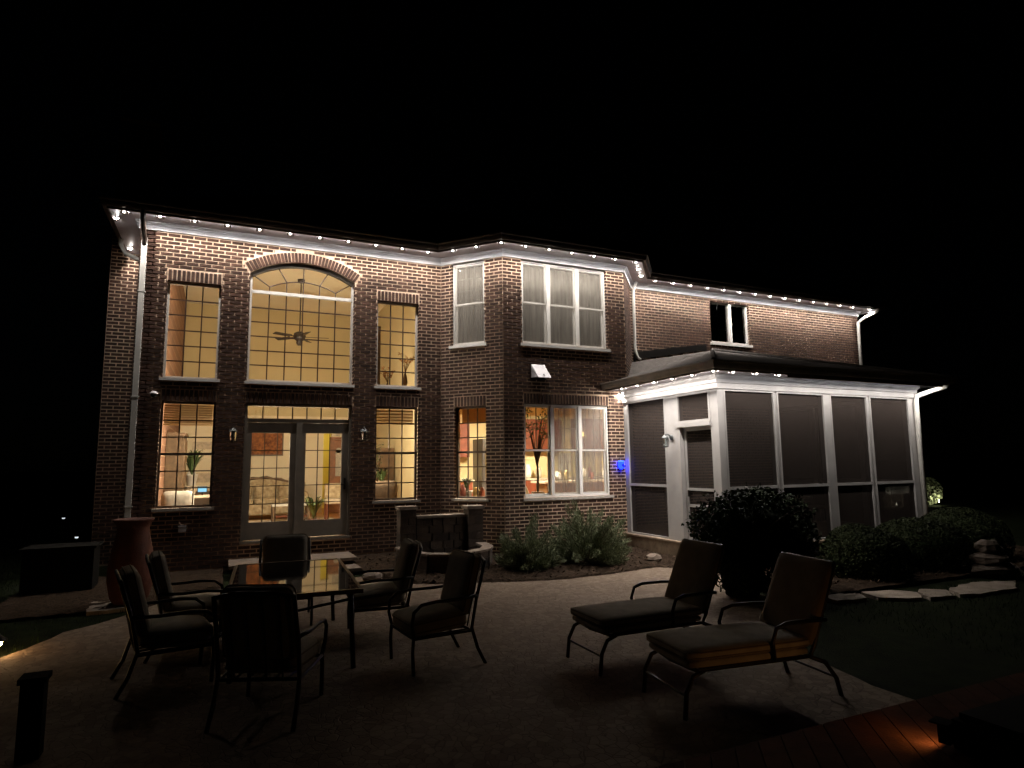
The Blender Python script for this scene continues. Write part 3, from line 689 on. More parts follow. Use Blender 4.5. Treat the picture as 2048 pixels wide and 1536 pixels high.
def eave_light(x, y, z, label, rz=0.0, wide=False, dim=False):
    global lproto
    if lproto is None:
        o = pme.build('eave_light', 'gutter'); l = lens.build('lens', 'eave_lens', o, local=True); l.matrix_parent_inverse = Matrix.Identity(4); l = led.build('led', 'eave_led', o, local=True); l = MB().box(-0.06, 0.06, 0.0, 0.003, -0.035, 0.012).box(-0.06, 0.06, 0.034, 0.036, -0.0088, 0.012).build('baffle', 'gutter', o, local=True); MB().quad((-.05, .0042, -.0135), (.05, .0042, -.0135), (.05, .0042, -.0035), (-.05, .0042, -.0035)).build('fill_strip', 'eave_fill', o, local=True); lproto = o  # baffle plates and hidden glow strip added to shape light on frieze and patio
    else: o = copy_tree(lproto)
    if dim:
        ld = [c_ for c_ in o.children if c_.name.startswith('led')][0]
        if dim_led[0] is None: me_ = ld.data.copy(); me_.materials[0] = MATS['porch_led']; dim_led[0] = me_
        ld.data = dim_led[0]
    if wide:
        bf = [c_ for c_ in o.children if c_.name.startswith('baffle')][0]
        if open_baffle.get(wide) is None:
            t_ = MB().box(-0.06, 0.06, 0.0, 0.003, -wide, 0.012).box(-0.06, 0.06, 0.034, 0.036, -0.0088, 0.012); 
            if wide == PORCH_SIDE:
                bk_ = MB().box(-.016, .016, -.016, .016, 0.0015, 0.004); TM_ = Matrix.Translation((0, .018, -.010)) @ Matrix.Rotation(R(-35), 4, 'X'); t_.add([TM_ @ Vector(v) for v in bk_.v], bk_.f)
            me_ = bpy.data.meshes.new('baffle'); me_.from_pydata(t_.v, [], t_.f); me_.materials.append(MATS['gutter']); open_baffle[wide] = me_
        bf.data = open_baffle[wide]
        if wide == PORCH_SIDE:
            ld = [c_ for c_ in o.children if c_.name.startswith('led')][0]
            if dim_led[1] is None: me_ = ld.data.copy(); me_.materials[0] = MATS['side_led']; me_.transform(Matrix.Translation((0, .018, -.010)) @ Matrix.Rotation(R(-35), 4, 'X') @ Matrix.Translation((0, -.018, 0))); dim_led[1] = me_
            ld.data = dim_led[1]
    o.location = (x, y, z); o.rotation_euler = (0, 0, R(rz)); tag(o, label, 'light', 'lights along the eaves'); return o
ZL = 6.305; S = 0.5489
for i in range(11): eave_light(-1.4223 + S * i, -OV, ZL, 'small white eave light, %s from the left on the long left eave' % ORD[i])
eave_light(XL - 0.39, -0.05, ZL, 'small white light on the left side eave just round the corner', -90); eave_light(XL - 0.37, 1.70, ZL, 'small white light on the left side eave beside the chimney', -90)
bx, by = 5.2565, -1.534
eave_light(4.537, -0.705, ZL, 'small white eave light at the inner corner before the bay', -49); eave_light(4.897, -1.119, ZL, 'small white eave light midway on the angled left face of the bay', -49)
for i in range(7): eave_light(bx + S * i, by, ZL, 'small white eave light, %s from the left along the front of the bay' % ORD[i], 0, 0.026)
eave_light(8.915, -1.154, ZL, 'small white eave light, upper of two on the right angled face of the bay', 48); eave_light(9.30, -0.73, ZL, 'small white eave light, lower of two on the right angled face of the bay', 48)
for i in range(14): eave_light(9.8828 + S * i, WING_Y - OV, ZL, 'small white eave light, %s from the bay along the right wing' % ORD[i])
eave_light(17.75, WING_Y - OV, ZL, 'bright white eave light over the downspout at the far right corner'); eave_light(18.10, WING_Y - 0.2, ZL, 'small white eave light beyond the far right corner of the wing', 90)

# ------------------------------------------------------------------ screened porch
porch = empty('screened_porch', (11.2, -2.1, 0.3)); tag(porch, 'white framed screened porch with hip roof built against the house', 'porch')
PX0, PX1, PY, PZF, PZT = 8.38, 13.95, -4.06, 0.32, 3.17
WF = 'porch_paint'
mb = MB(); mb.box(PX0 - 0.06, PX1 + 0.06, PY - 0.06, -0.13, -0.05, PZF); mb.build('base_slab', 'slab', porch)
mb = MB(); mb.box(PX0 - 0.10, PX1 + 0.10, PY - 0.10, -0.14, PZF, PZF + 0.03); mb.build('floor_edge', 'slab', porch)
Z0 = PZF + 0.03
fr = Panel((PX0 - 0.14, PY), (PX1, PY), PX0 - 0.14); sd = Panel((PX0, -1.13), (PX0, PY), 1.13)    # side: t = -y
rs = Panel((PX1, PY), (PX1, -0.13), 4.06)                                                   # right side: t = -y decreasing is awkward -> use own offset
rs = Panel((PX1, PY), (PX1, -0.13), 0.0)
def part(name, pn, t0, t1, d0, d1, z0, z1, m=WF):
    mb = MB(); pn.box(mb, t0, t1, d0, d1, z0, z1); return mb.build(name, m, porch)
# front posts and rails
for (t0, t1) in ((8.38, 8.53), (11.13, 11.29), (13.72, 13.95)): part('post', fr, t0, t1, -0.15, 0.0, Z0, PZT)
for (t0, t1) in ((9.785, 9.845), (12.40, 12.465)): part('mullion', fr, t0, t1, -0.13, -0.01, Z0, PZT)
bays = [(8.53, 9.785), (9.845, 11.13), (11.29, 12.40), (12.465, 13.72)]
def screen_bay(pn, t0, t1, z0, z1, railz=1.38, w=0.035):
    mb = MB(); frame_ring(mb, pn, t0, t1, z0, z1, w, -0.07, 0.006); o = mb.build('screen_frame', WF, porch)
    if railz: part('rail', pn, t0 + w, t1 - w, -0.065, -0.002, railz - 0.025, railz + 0.025)
    for (a, c) in (((z0 + w, railz - 0.025), (railz + 0.025, z1 - w)) if railz else ((z0 + w, z1 - w),)):
        mb = MB(); mb.quad(pn.p(t0 + w, -0.03, a), pn.p(t1 - w, -0.03, a), pn.p(t1 - w, -0.03, c), pn.p(t0 + w, -0.03, c)); mb.build('screen', 'porch_screen', porch)
for t0, t1 in bays: screen_bay(fr, t0, t1, Z0, PZT)
# left side: post by the wall, screen, wide post, door, corner post (front post already has its side face)
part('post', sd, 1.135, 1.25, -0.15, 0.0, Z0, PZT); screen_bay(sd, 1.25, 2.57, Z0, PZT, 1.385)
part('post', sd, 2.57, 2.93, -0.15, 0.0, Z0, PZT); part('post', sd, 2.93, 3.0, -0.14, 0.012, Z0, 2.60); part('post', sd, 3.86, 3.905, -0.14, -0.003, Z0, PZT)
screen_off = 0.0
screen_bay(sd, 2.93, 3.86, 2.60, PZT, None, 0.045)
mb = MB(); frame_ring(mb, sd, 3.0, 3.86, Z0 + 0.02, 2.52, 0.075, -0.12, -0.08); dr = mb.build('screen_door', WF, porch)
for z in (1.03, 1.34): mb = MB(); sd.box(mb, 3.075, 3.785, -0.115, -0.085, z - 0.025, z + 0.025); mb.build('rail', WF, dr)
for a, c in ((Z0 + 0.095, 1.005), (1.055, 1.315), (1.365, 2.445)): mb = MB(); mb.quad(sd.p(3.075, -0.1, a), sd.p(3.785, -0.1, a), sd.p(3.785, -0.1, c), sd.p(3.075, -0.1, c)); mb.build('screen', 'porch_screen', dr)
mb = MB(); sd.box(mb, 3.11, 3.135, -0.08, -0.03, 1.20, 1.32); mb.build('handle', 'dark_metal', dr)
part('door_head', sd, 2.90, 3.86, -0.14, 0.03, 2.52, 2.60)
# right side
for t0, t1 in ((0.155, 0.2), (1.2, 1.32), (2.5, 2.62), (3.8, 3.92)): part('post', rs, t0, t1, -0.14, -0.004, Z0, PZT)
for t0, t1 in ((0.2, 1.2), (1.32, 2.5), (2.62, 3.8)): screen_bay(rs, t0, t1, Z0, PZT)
for t0, t1 in ((12.0, 12.12), (10.4, 10.5)): part('post', wing, t0, t1, 0.02, 0.10, Z0, 2.9)
# frieze, eave, gutter, roof
PE = [(PX0, -1.10), (PX0, PY), (PX1, PY), (PX1, -0.14)]
PZL = 3.41; POV = 0.42
sweep('frieze_board', WF, porch, PE, [(-0.16, PZT + 0.002), (0.025, PZT + 0.002), (0.025, PZT + 0.10), (0.04, PZT + 0.115), (0.04, PZT + 0.17), (0.075, PZT + 0.215), (0.085, PZL + 0.018), (-0.16, PZL + 0.018)])
sweep('soffit', 'soffit_paint', porch, PE, [(-0.2, PZL + 0.019), (POV + 0.035, PZL + 0.019), (POV + 0.035, PZL + 0.03), (-0.2, PZL + 0.03)])
sweep('fascia', 'porch_gutter', porch, PE, [(POV + 0.036, PZL + 0.005), (POV + 0.06, PZL + 0.005), (POV + 0.06, PZL + 0.16), (POV + 0.036, PZL + 0.16)])
sweep('gutter', 'porch_gutter', porch, PE, [(POV + 0.062, PZL + 0.04), (POV + 0.125, PZL + 0.04), (POV + 0.15, PZL + 0.085), (POV + 0.16, PZL + 0.13), (POV + 0.18, PZL + 0.15), (POV + 0.18, PZL + 0.17), (POV + 0.062, PZL + 0.165)])
mb = MB(); mb.box(9.65, PX1 + 0.25, PY - POV - 0.046, PY - POV - 0.034, PZL - 0.038, PZL + 0.018); mb.build('drip_edge', 'porch_gutter', porch)
pe = offset_poly(PE, POV + 0.10); zE = PZL + 0.17
zR = 4.76; x_l, x_r, y_f = pe[0].x, pe[2].x, pe[1].y
run = (WING_Y - 0.02) - y_f; xh = x_l + run * 0.92; xh2 = x_r - run * 0.55
mb = MB(); mb.add([(x_l, -1.05, zE), (x_l, y_f, zE), (x_r, y_f, zE), (x_r, WING_Y - 0.02, zE), (xh, WING_Y - 0.02, zR), (xh2, WING_Y - 0.02, zR), (9.36, WING_Y - 0.06, 4.30)], [(1, 2, 5, 4), (2, 3, 5), (0, 1, 4, 6)])
mb.build('roof', 'porch_shingle', porch)
mb = MB(); mb.tube([(x_l + 0.02, y_f + 0.02, zE + 0.015), (xh, WING_Y - 0.03, zR + 0.02)], 0.045, 6); mb.tube([(x_r - 0.02, y_f + 0.02, zE + 0.015), (xh2, WING_Y - 0.03, zR + 0.02)], 0.045, 6); mb.build('hip_ridge', 'porch_shingle', porch)
mb = MB(); mb.add([(9.42, -0.14, 4.36), (xh - 0.2, -0.13, zR), (xh - 0.2, -0.13, zR + 0.16), (9.42, -0.14, 4.55)], [(0, 1, 2, 3)]); mb.box(9.42, 9.44, -0.2, -0.13, 4.3, 4.5); mb.build('shade_wedge', 'black_paint', porch)  # black strip standing in for the shaded wedge above the porch roof
slab_part('porch_ceiling', 'soffit_paint', PX0 + 0.1, PX1 - 0.1, PY + 0.15, -0.13, 3.24, 3.26)
mb = MB(); mb.tube([(PX1 + 0.44, PY - 0.47, PZL + 0.05), (PX1 + 0.40, PY - 0.43, PZL - 0.03), (PX1 + 0.22, PY - 0.22, PZL - 0.10), (PX1 + 0.0, PY - 0.05, PZL - 0.20), (PX1 - 0.05, PY - 0.05, PZL - 0.32), (PX1 - 0.05, PY - 0.05, 0.12)], 0.05, 10)
mb.build('downspout', 'downspout_white', porch, smooth=True)
for k in range(6): eave_light(PX0 - POV - 0.01, PY - POV - 0.01 + S * k, PZL, 'small white light under the left eave of the porch, %s from its front corner' % ORD[k], -90, PORCH_SIDE)
eave_light(8.30, -1.20, PZL - 0.03, 'glaring white light against the brick where the porch eave meets the bay')
for i in range(11):
    x = 8.362 + S * i
    eave_light(x, PY - POV + (0.0 if i < 3 else 0.03), PZL, 'small white light under the front eave of the porch, %s from the corner' % ORD[i], 0, 0.0215, True)
eave_light(14.02, PY - POV, PZL - 0.005, 'bright light by the curved downspout at the right corner of the porch', 0, False, True)

# ------------------------------------------------------------------ ground
def sheet(name, m, poly, z): mb = MB(); mb.add([(p[0], p[1], z) for p in poly], [tuple(range(len(poly)))]); return struct(mb.build(name, m))
sheet('ground', 'lawn', [(-400, -400), (400, -400), (400, 400), (-400, 400)], -0.03)
PATIO = [(-2.6, -9.6), (-2.2, -6.4), (-1.635, -4.674), (-1.27, -3.75), (-0.79, -3.2), (-0.45, -2.55), (-0.2, -1.9), (0.3, -1.75), (2.75, -1.75), (3.0, -2.75), (3.5, -3.02), (4.1, -3.19), (4.77, -3.45), (5.5, -3.60), (6.3, -3.55), (7.39, -3.36), (8.1, -3.9), (8.1, -4.6), (7.5, -5.4), (7.2, -6.1), (6.3, -6.9), (5.55, -7.9), (5.3, -9.0), (5.3, -14), (-2.6, -14)]
dense = []
for i in range(len(PATIO)):
    p, q_ = PATIO[i], PATIO[(i + 1) % len(PATIO)]; L = math.dist(p, q_); n = max(1, int(L / 0.12)) if L < 4 else 1
    for k in range(n):
        f = k / n; j = 0.022 if n > 1 else 0
        dense.append((p[0] + (q_[0] - p[0]) * f + random.uniform(-j, j), p[1] + (q_[1] - p[1]) * f + random.uniform(-j, j)))
mb = MB(); mb.prism(dense, -0.06, 0.0); struct(mb.build('patio', 'patio'))
# planting beds: mulch rising gently to the house
def bed(name, x0, x1, y0, y1, zf, n=40, m_=26):
    mb = MB()
    for i in range(n + 1):
        for j in range(m_ + 1):
            x = x0 + (x1 - x0) * i / n; y = y0 + (y1 - y0) * j / m_; mb.v.append((x, y, zf(x, y) + random.uniform(-0.012, 0.012)))
    for i in range(n):
        for j in range(m_): a = i * (m_ + 1) + j; mb.f.append((a, a + m_ + 1, a + m_ + 2, a + 1))
    return struct(mb.build(name, 'mulch', smooth=False))
def inpatio(x, y):
    c = False
    for i in range(len(PATIO)):
        x1, y1 = PATIO[i]; x2, y2 = PATIO[i - 1]
        if (y1 > y) != (y2 > y) and x < (x2 - x1) * (y - y1) / (y2 - y1) + x1: c = not c
    return c
zb = lambda x, y: (-0.045 if inpatio(x, y) else 0.02 + 0.03 * max(0, y + 3.5))
bed('mulch_bed', 2.6, 8.55, -4.4, 0.0, zb, 70, 50); bed('mulch_bed', -2.4, 0.4, -2.7, 0.0, lambda x, y: (-0.045 if inpatio(x, y) else 0.015 + 0.02 * max(0, y + 2.4)), 40, 36)
bed('mulch_bed', 7.5, 15.5, -6.4, -4.0, lambda x, y: (-0.045 if inpatio(x, y) else 0.02 + 0.02 * max(0, y + 6)), 70, 26)
chips = MB()
for _ in range(5200):
    if _ % 3: x = random.uniform(2.7, 8.4); y = random.uniform(-3.6, -0.2); z = zb(x, y)
    else: x = random.uniform(7.6, 15); y = random.uniform(-6.3, -4.2); z = 0.03 + 0.02 * max(0, y + 6)
    if inpatio(x, y): continue
    L = random.uniform(0.02, 0.06); w = random.uniform(0.006, 0.016); an = random.uniform(0, 6.28); ca, sa = math.cos(an), math.sin(an); tl = random.uniform(-0.02, 0.02)
    chips.add([(x - ca * L - sa * w, y - sa * L + ca * w, z + 0.012 - tl), (x + ca * L - sa * w, y + sa * L + ca * w, z + 0.016 + tl), (x + ca * L + sa * w, y + sa * L - ca * w, z + 0.018 + tl), (x - ca * L + sa * w, y - sa * L - ca * w, z + 0.014 - tl)], [(0, 1, 2, 3)])
tag(chips.build('mulch_chips', 'mulch_chip'), 'loose brown bark chips covering the planting beds', 'mulch', kind='stuff')
gr = MB()
for _ in range(15000):
    if _ % 5 < 3: x = random.uniform(-7, -0.8); y = random.uniform(-6, 5)
    else: x = random.uniform(7.2, 13); y = random.uniform(-12, -6.6)
    if inpatio(x, y) or (x > -2.4 and y > -2.7 and x < 0.5): continue
    h = random.uniform(0.03, 0.075); a = random.uniform(0, 6.28); w = 0.004; dx, dy = random.uniform(-.03, .03), random.uniform(-.03, .03)
    gr.add([(x - w * math.cos(a), y - w * math.sin(a), -0.03), (x + w * math.cos(a), y + w * math.sin(a), -0.03), (x + dx, y + dy, h - 0.03)], [(0, 1, 2)])
tag(gr.build('grass', 'grass'), 'short dark grass of the lawn around the patio', 'grass', kind='stuff')

# stepping stones
def flag(poly, label, z1=0.018):
    pts = []
    for i in range(len(poly)):
        p, q_ = poly[i], poly[(i + 1) % len(poly)]; n = max(2, int(math.dist(p, q_) / 0.09))
        for k in range(n): f = k / n; j = .018 if k else .03; pts.append((p[0] + (q_[0] - p[0]) * f + random.uniform(-j, j), p[1] + (q_[1] - p[1]) * f + random.uniform(-j, j)))
    mb = MB(); mb.prism(pts, -0.05, z1, 0.005); tag(mb.build('stepping_stone', 'flagstone'), label, 'stone', 'stepping stones')
flag([(-1.72, -1.78), (-1.40, -1.75), (-1.22, -1.42), (-1.45, -1.40)], 'small pale stepping stone nearest the black box on the left lawn')
flag([(-1.30, -2.12), (-0.95, -2.05), (-0.85, -1.72), (-1.15, -1.62)], 'middle stepping stone of the three left of the chairs')
flag([(-1.24, -2.75), (-0.66, -2.68), (-0.55, -2.15), (-1.02, -2.12), (-1.25, -2.3)], 'largest pale stepping stone beside the left end of the patio')
flag([(7.75, -6.72), (8.25, -6.80), (8.45, -6.58), (8.10, -6.42), (7.85, -6.45)], 'pale flagstone just right of the chaise backrest')
flag([(8.42, -6.86), (8.92, -7.14), (9.22, -6.86), (9.02, -6.62), (8.55, -6.50)], 'second flagstone of the path in front of the round shrubs')
flag([(9.02, -7.16), (9.42, -7.22), (9.72, -6.98), (9.48, -6.75), (9.30, -6.80)], 'third flagstone of the path in front of the round shrubs')
flag([(9.55, -7.24), (9.85, -7.32), (10.7, -7.33), (11.25, -7.02), (10.6, -6.78), (9.85, -6.92)], 'largest flagstone at the right end of the path')

# ------------------------------------------------------------------ entry steps
st = empty('entry_steps', (1.55, -0.7, 0)); tag(st, 'two broad stone steps with brick risers below the french doors', 'steps')
mb = MB(); mb.box(0.48, 2.62, -0.86, -0.012, 0.15, 0.205); mb.build('tread', 'cap_stone', st)
mb = MB(); mb.box(0.54, 2.56, -0.80, -0.013, -0.04, 0.149); mb.build('riser', 'brick', st)
mb = MB(); mb.box(0.60, 2.72, -1.36, -0.81, 0.035, 0.085); mb.build('tread', 'cap_stone', st)
mb = MB(); mb.box(0.66, 2.66, -1.31, -0.82, -0.05, 0.034); mb.build('riser', 'brick', st)

# ------------------------------------------------------------------ stacked stone fountain
ft = empty('stone_fountain', (4.15, -1.5, 0)); tag(ft, 'stacked stone fountain with two pillars and curved basin below the bay', 'fountain')
def stone_block(par, c, hx, hy, hz, rz, nm='stone', m='stone'):
    mb = MB(); M = Matrix.Rotation(rz, 3, 'Z'); cs = []
    for sz in (-1, 1):
        for sx, sy in ((-1, -1), (1, -1), (1, 1), (-1, 1)):
            q = M @ Vector((sx * hx * random.uniform(.94, 1.0), sy * hy * random.uniform(.93, 1.0), 0)); cs.append((c[0] + q.x, c[1] + q.y, c[2] + sz * hz * (0.97)))
    mb.hexa(cs); return mb.build(nm, m, par)
for (x, y, top) in ((3.52, -0.92, 1.03), (4.83, -1.02, 1.00)):
    nz = 7; hh = top / nz
    for k in range(nz):
        if k % 2: stone_block(ft, (x - 0.075, y, hh * (k + .5)), 0.075, 0.15, hh / 2, 0); stone_block(ft, (x + 0.082, y, hh * (k + .5)), 0.075, 0.15, hh / 2, 0)
        else: stone_block(ft, (x, y, hh * (k + .5)), 0.155, 0.15, hh / 2, random.uniform(-.03, .03))
    stone_block(ft, (x, y, top + 0.028), 0.185, 0.18, 0.03, 0, 'pillar_cap', 'cap_stone')
for k in range(6):
    hh = 0.142; xs = 3.68; off = (k % 2) * 0.12; x = xs
    while x < 4.66:
        L = min(random.uniform(0.2, 0.34), 4.67 - x)
        if L > 0.05: stone_block(ft, (x + L / 2, -0.93 - 0.04 * (x - 3.6), hh * (k + .5)), L / 2 - .004, 0.12, hh / 2, 0)
        x += L
stone_block(ft, (4.17, -0.95, 0.88), 0.50, 0.15, 0.025, -0.03, 'coping', 'cap_stone')
BAS = [(3.36, -1.10), (3.35, -1.55), (3.40, -1.93), (3.58, -2.24), (3.87, -2.40), (4.28, -2.31), (4.64, -2.10), (4.84, -1.75), (4.90, -1.25)]
for k in range(len(BAS) - 1):
    p0, p1 = BAS[k], BAS[k + 1]; x, y = (p0[0] + p1[0]) / 2, (p0[1] + p1[1]) / 2; an = math.atan2(p1[1] - p0[1], p1[0] - p0[0]); L = math.dist(p0, p1) / 2
    for jj in range(3):
        f = random.uniform(.35, .65); M_ = Vector((math.cos(an), math.sin(an)))
        a0_ = L * f; stone_block(ft, (p0[0] + M_.x * a0_, p0[1] + M_.y * a0_, 0.055 + 0.11 * jj), a0_ * .98, 0.085, 0.055, an + random.uniform(-.03, .03))
        b0_ = L * (1 - f); stone_block(ft, (p1[0] - M_.x * b0_, p1[1] - M_.y * b0_, 0.055 + 0.11 * jj), b0_ * .98, 0.085, 0.055, an + random.uniform(-.03, .03))
    stone_block(ft, (x, y, 0.350), L * 1.04, 0.105, 0.02, an, 'coping', 'cap_stone')
mb = MB(); mb.add([(4.14 + (p[0] - 4.14) * .9, -1.5 + (p[1] + 1.5) * .9, 0.22) for p in BAS], [tuple(range(len(BAS)))]); mb.build('basin_water', 'table_glass', ft)

# ------------------------------------------------------------------ rocks and stone pile
def rock(c, r, label, grp=None):
    mb = MB(); n = 9; ph = [random.uniform(0.8, 1.15) for _ in range(200)]; pr = []
    for i, (f, z) in enumerate(((0.75, 0.0), (1.0, 0.35), (0.92, 0.7), (0.55, 0.98))):
        for k in range(n): w = 2 * math.pi * k / n; q = ph[(i * n + k) % 200]; mb.v.append((c[0] + r[0] * f * q * math.cos(w), c[1] + r[1] * f * q * math.sin(w), c[2] + r[2] * z * random.uniform(.93, 1.05)))
    for i in range(3):
        for k in range(n): k2 = (k + 1) % n; mb.f.append((i * n + k, i * n + k2, (i + 1) * n + k2, (i + 1) * n + k))
    mb.f.append(tuple(3 * n + k for k in range(n))); tag(mb.build('rock', 'cap_stone'), label, 'rock', grp)
rock((7.75, -2.85, 0.02), (0.17, 0.13, 0.13), 'pale rock at the bed edge beside the chaise backrest')
rock((2.62, -2.15, 0.0), (0.17, 0.13, 0.13), 'flat pale rock between the steps and the fountain')
rock((11.7, -6.55, -0.02), (0.42, 0.34, 0.22), 'wide bottom boulder of the stone pile at far right', 'stone pile'); rock((11.62, -6.5, 0.19), (0.30, 0.26, 0.15), 'middle boulder of the stone pile at far right', 'stone pile'); rock((11.66, -6.5, 0.33), (0.19, 0.18, 0.22), 'top boulder of the stone pile at far right', 'stone pile')

# ------------------------------------------------------------------ shrubs
def rnd_dir():
    while True:
        v = Vector((random.uniform(-1, 1), random.uniform(-1, 1), random.uniform(-1, 1)))
        if 0.05 < v.length < 1: return v.normalized()
def leaf(mb, p, nrm, L, W):
    t_ = nrm.cross(rnd_dir());
    if t_.length < .05: return
    t_.normalize(); b_ = nrm.cross(t_)
    mb.add([p - t_ * L / 2, p + b_ * W / 2, p + t_ * L / 2, p - b_ * W / 2], [(0, 1, 2, 3)])
def ball_shrub(c, rad, n, size, label, m='boxwood'):
    root = empty('round_shrub', (c[0], c[1], 0)); tag(root, label, 'shrub', 'clipped round shrubs')
    lum = [(rnd_dir(), random.uniform(0.02, 0.07)) for _ in range(26)]
    mb = MB()
    for _ in range(n):
        d = rnd_dir();
        if d.z < -0.45: d.z = -d.z
        f = 1 + sum(a * max(0, d.dot(q) - 0.80) * 5 for q, a in lum); f *= 1 - abs(random.gauss(0, 0.045))
        p = Vector((c[0] + rad[0] * d.x * f, c[1] + rad[1] * d.y * f, c[2] + rad[2] * d.z * f))
        if p.z < 0.02: p.z = random.uniform(0.02, 0.1)
        leaf(mb, p, (d + rnd_dir() * 0.8).normalized(), size * random.uniform(.7, 1.3), size * .6)
    mb.build('crown', m, root)
    core = MB(); core.lathe([(0.55 * rad[0], 0.02), (0.86 * rad[0], c[2] * 0.8), (0.80 * rad[0], c[2] + rad[2] * .35), (0.45 * rad[0], c[2] + rad[2] * .78)], (c[0], c[1], 0), 18); core.build('inner_branches', 'dark_leaf', root, smooth=True)
ball_shrub((9.85, -5.6, 0.24), (0.66, 0.64, 0.54), 9000, 0.045, 'clipped round shrub by the porch, nearest the dark leafy shrub')
ball_shrub((11.45, -5.5, 0.24), (0.80, 0.76, 0.56), 10000, 0.045, 'middle clipped round shrub in front of the right end of the porch')
ball_shrub((13.15, -5.15, 0.22), (0.84, 0.80, 0.66), 10000, 0.045, 'largest clipped round shrub beyond the right corner of the porch')
def spray_shrub(c, rx, h, n, label):
    root = empty('feathery_shrub', (c[0], c[1], 0.03)); tag(root, label, 'shrub', 'feathery shrubs below the bay window')
    mb = MB(); core = MB(); o = Vector((c[0], c[1], 0.03))
    for k in range(max(50, int(rx * 110))):            # many leaning branches, each with its own spray of fine leaves
        a = random.uniform(0, 6.283); el = math.asin(random.uniform(0.12, 1.0))
        d = Vector((math.cos(a) * math.cos(el), math.sin(a) * math.cos(el), math.sin(el)))
        rr = 1 / math.sqrt((d.x ** 2 + d.y ** 2) / rx ** 2 + d.z ** 2 / h ** 2) * random.uniform(0.70, 1.05)
        tip = o + d * rr; mid = o + d * rr * .5 + Vector((0, 0, -0.04)); core.tube([o, mid, tip], [.012, .008, .003], 5)
        for q in range(n):
            f = random.uniform(0.35, 1.02); p = o.lerp(tip, f) + rnd_dir() * (0.03 + 0.11 * (1.1 - f))
            g = (d * 0.9 + Vector((0, 0, 0.35)) + rnd_dir() * 0.8).normalized(); L = random.uniform(0.04, 0.11); sd_ = g.cross(rnd_dir()).normalized() * random.uniform(0.0035, 0.008)
            mb.add([p, p + g * L * .5 + sd_, p + g * L, p + g * L * .5 - sd_], [(0, 1, 2, 3)])
    mb.build('foliage', 'lavender', root); core.build('branch', 'bark', root)
spray_shrub((5.28, -2.55), 0.55, 1.00, 300, 'smaller feathery green shrub beside the fountain below the bay window'); spray_shrub((6.55, -2.45), 0.82, 1.14, 320, 'larger feathery green shrub below the bay window by the porch')
# dark leafy shrub in a pot in front of the porch corner
root = empty('potted_shrub', (7.0, -5.85, 0)); tag(root, 'tall dark leafy shrub in a black pot before the porch corner', 'shrub')
mb = MB(); mb.lathe([(0.20, 0.0), (0.27, 0.12), (0.31, 0.40), (0.33, 0.42), (0.33, 0.46), (0.28, 0.46), (0.26, 0.40)], (7.0, -5.85, 0), 24); mb.build('pot', 'black_paint', root, smooth=True)
mb = MB()
for _ in range(9): a = random.uniform(0, 6.28); mb.tube([(7.0, -5.85, 0.38), (7.0 + .2 * math.cos(a), -5.85 + .2 * math.sin(a), 0.8), (7.25 + .75 * math.cos(a), -5.85 + .5 * math.sin(a), 1.15)], [.02, .015, .006], 6)
mb.build('stem', 'bark', root)
mb = MB()
LOBES = [((7.35, -5.75, .85), (.80, .52, .48)), ((6.72, -5.7, .95), (.42, .36, .36)), ((7.0, -5.85, 1.18), (.36, .34, .30)), ((7.55, -5.7, 1.22), (.42, .36, .27)), ((8.02, -5.75, 1.02), (.40, .36, .36)), ((8.15, -5.8, .72), (.36, .34, .30)), ((6.70, -5.8, .66), (.34, .34, .26)), ((7.5, -6.0, .62), (.55, .4, .26)), ((6.85, -6.0, .34), (.42, .36, .34)), ((7.45, -6.1, .30), (.5, .4, .30)), ((7.95, -5.95, .36), (.4, .36, .36))]
for lc, lr in LOBES:
    for _ in range(1300):
        d = rnd_dir(); f = 1 - abs(random.gauss(0, 0.22)) + (random.random() < .06) * random.uniform(0, .22)
        leaf(mb, Vector((lc[0] + lr[0] * d.x * f, lc[1] + lr[1] * d.y * f, lc[2] + lr[2] * d.z * f)), (d + rnd_dir()).normalized(), random.uniform(.045, .085), .036)
for _ in range(34):
    d = rnd_dir(); d.z = abs(d.z); b0_ = Vector((7.38 + 0.95 * d.x, -5.75 + .6 * d.y, 0.88 + .50 * d.z)); g = (d + Vector((0, 0, .3))).normalized()
    for s_ in range(9): leaf(mb, b0_ + g * (s_ * .022) + rnd_dir() * .022, rnd_dir(), .055, .035)
mb.build('foliage', 'dark_leaf', root)
MB().lathe([(.05, .34), (.55, .50), (.80, .75), (.70, 1.0), (.3, 1.2)], (0, 0, 0), 18).build('inner_branches', 'dark_leaf', root, True).matrix_basis = Matrix.Translation((7.38, -5.75, 0)) @ Matrix.Diagonal((1, .62, 1, 1))

# ------------------------------------------------------------------ terracotta urn, black box, bollard
mb = MB(); mb.lathe([(0.19, 0.0), (0.24, 0.08), (0.285, 0.30), (0.285, 0.48), (0.25, 0.72), (0.205, 0.93), (0.195, 1.02), (0.215, 1.08), (0.25, 1.115), (0.255, 1.14), (0.235, 1.145), (0.19, 1.09), (0.17, 0.95), (0.18, 0.6)], (0, 0, 0), 40)
u = mb.build('terracotta_urn', 'terracotta', smooth=True); u.location = (-0.79, -2.35, 0.02); tag(u, 'tall terracotta urn standing behind the left patio chairs', 'urn')
root = empty('garden_cabinet', (-1.85, -0.85, 0)); tag(root, 'low black boxy cabinet standing on the grass left of the urn', 'cabinet')
mb = MB(); mb.box(-2.32, -1.42, -1.12, -0.55, 0.04, 0.66); mb.build('body', 'black_paint', root); mb = MB(); mb.box(-2.35, -1.39, -1.15, -0.52, 0.66, 0.70); mb.build('lid', 'black_paint', root)
for x in (-2.26, -1.48): mb = MB(); mb.box(x - .03, x + .03, -1.1, -0.58, -0.03, 0.04); mb.build('foot', 'black_paint', root)
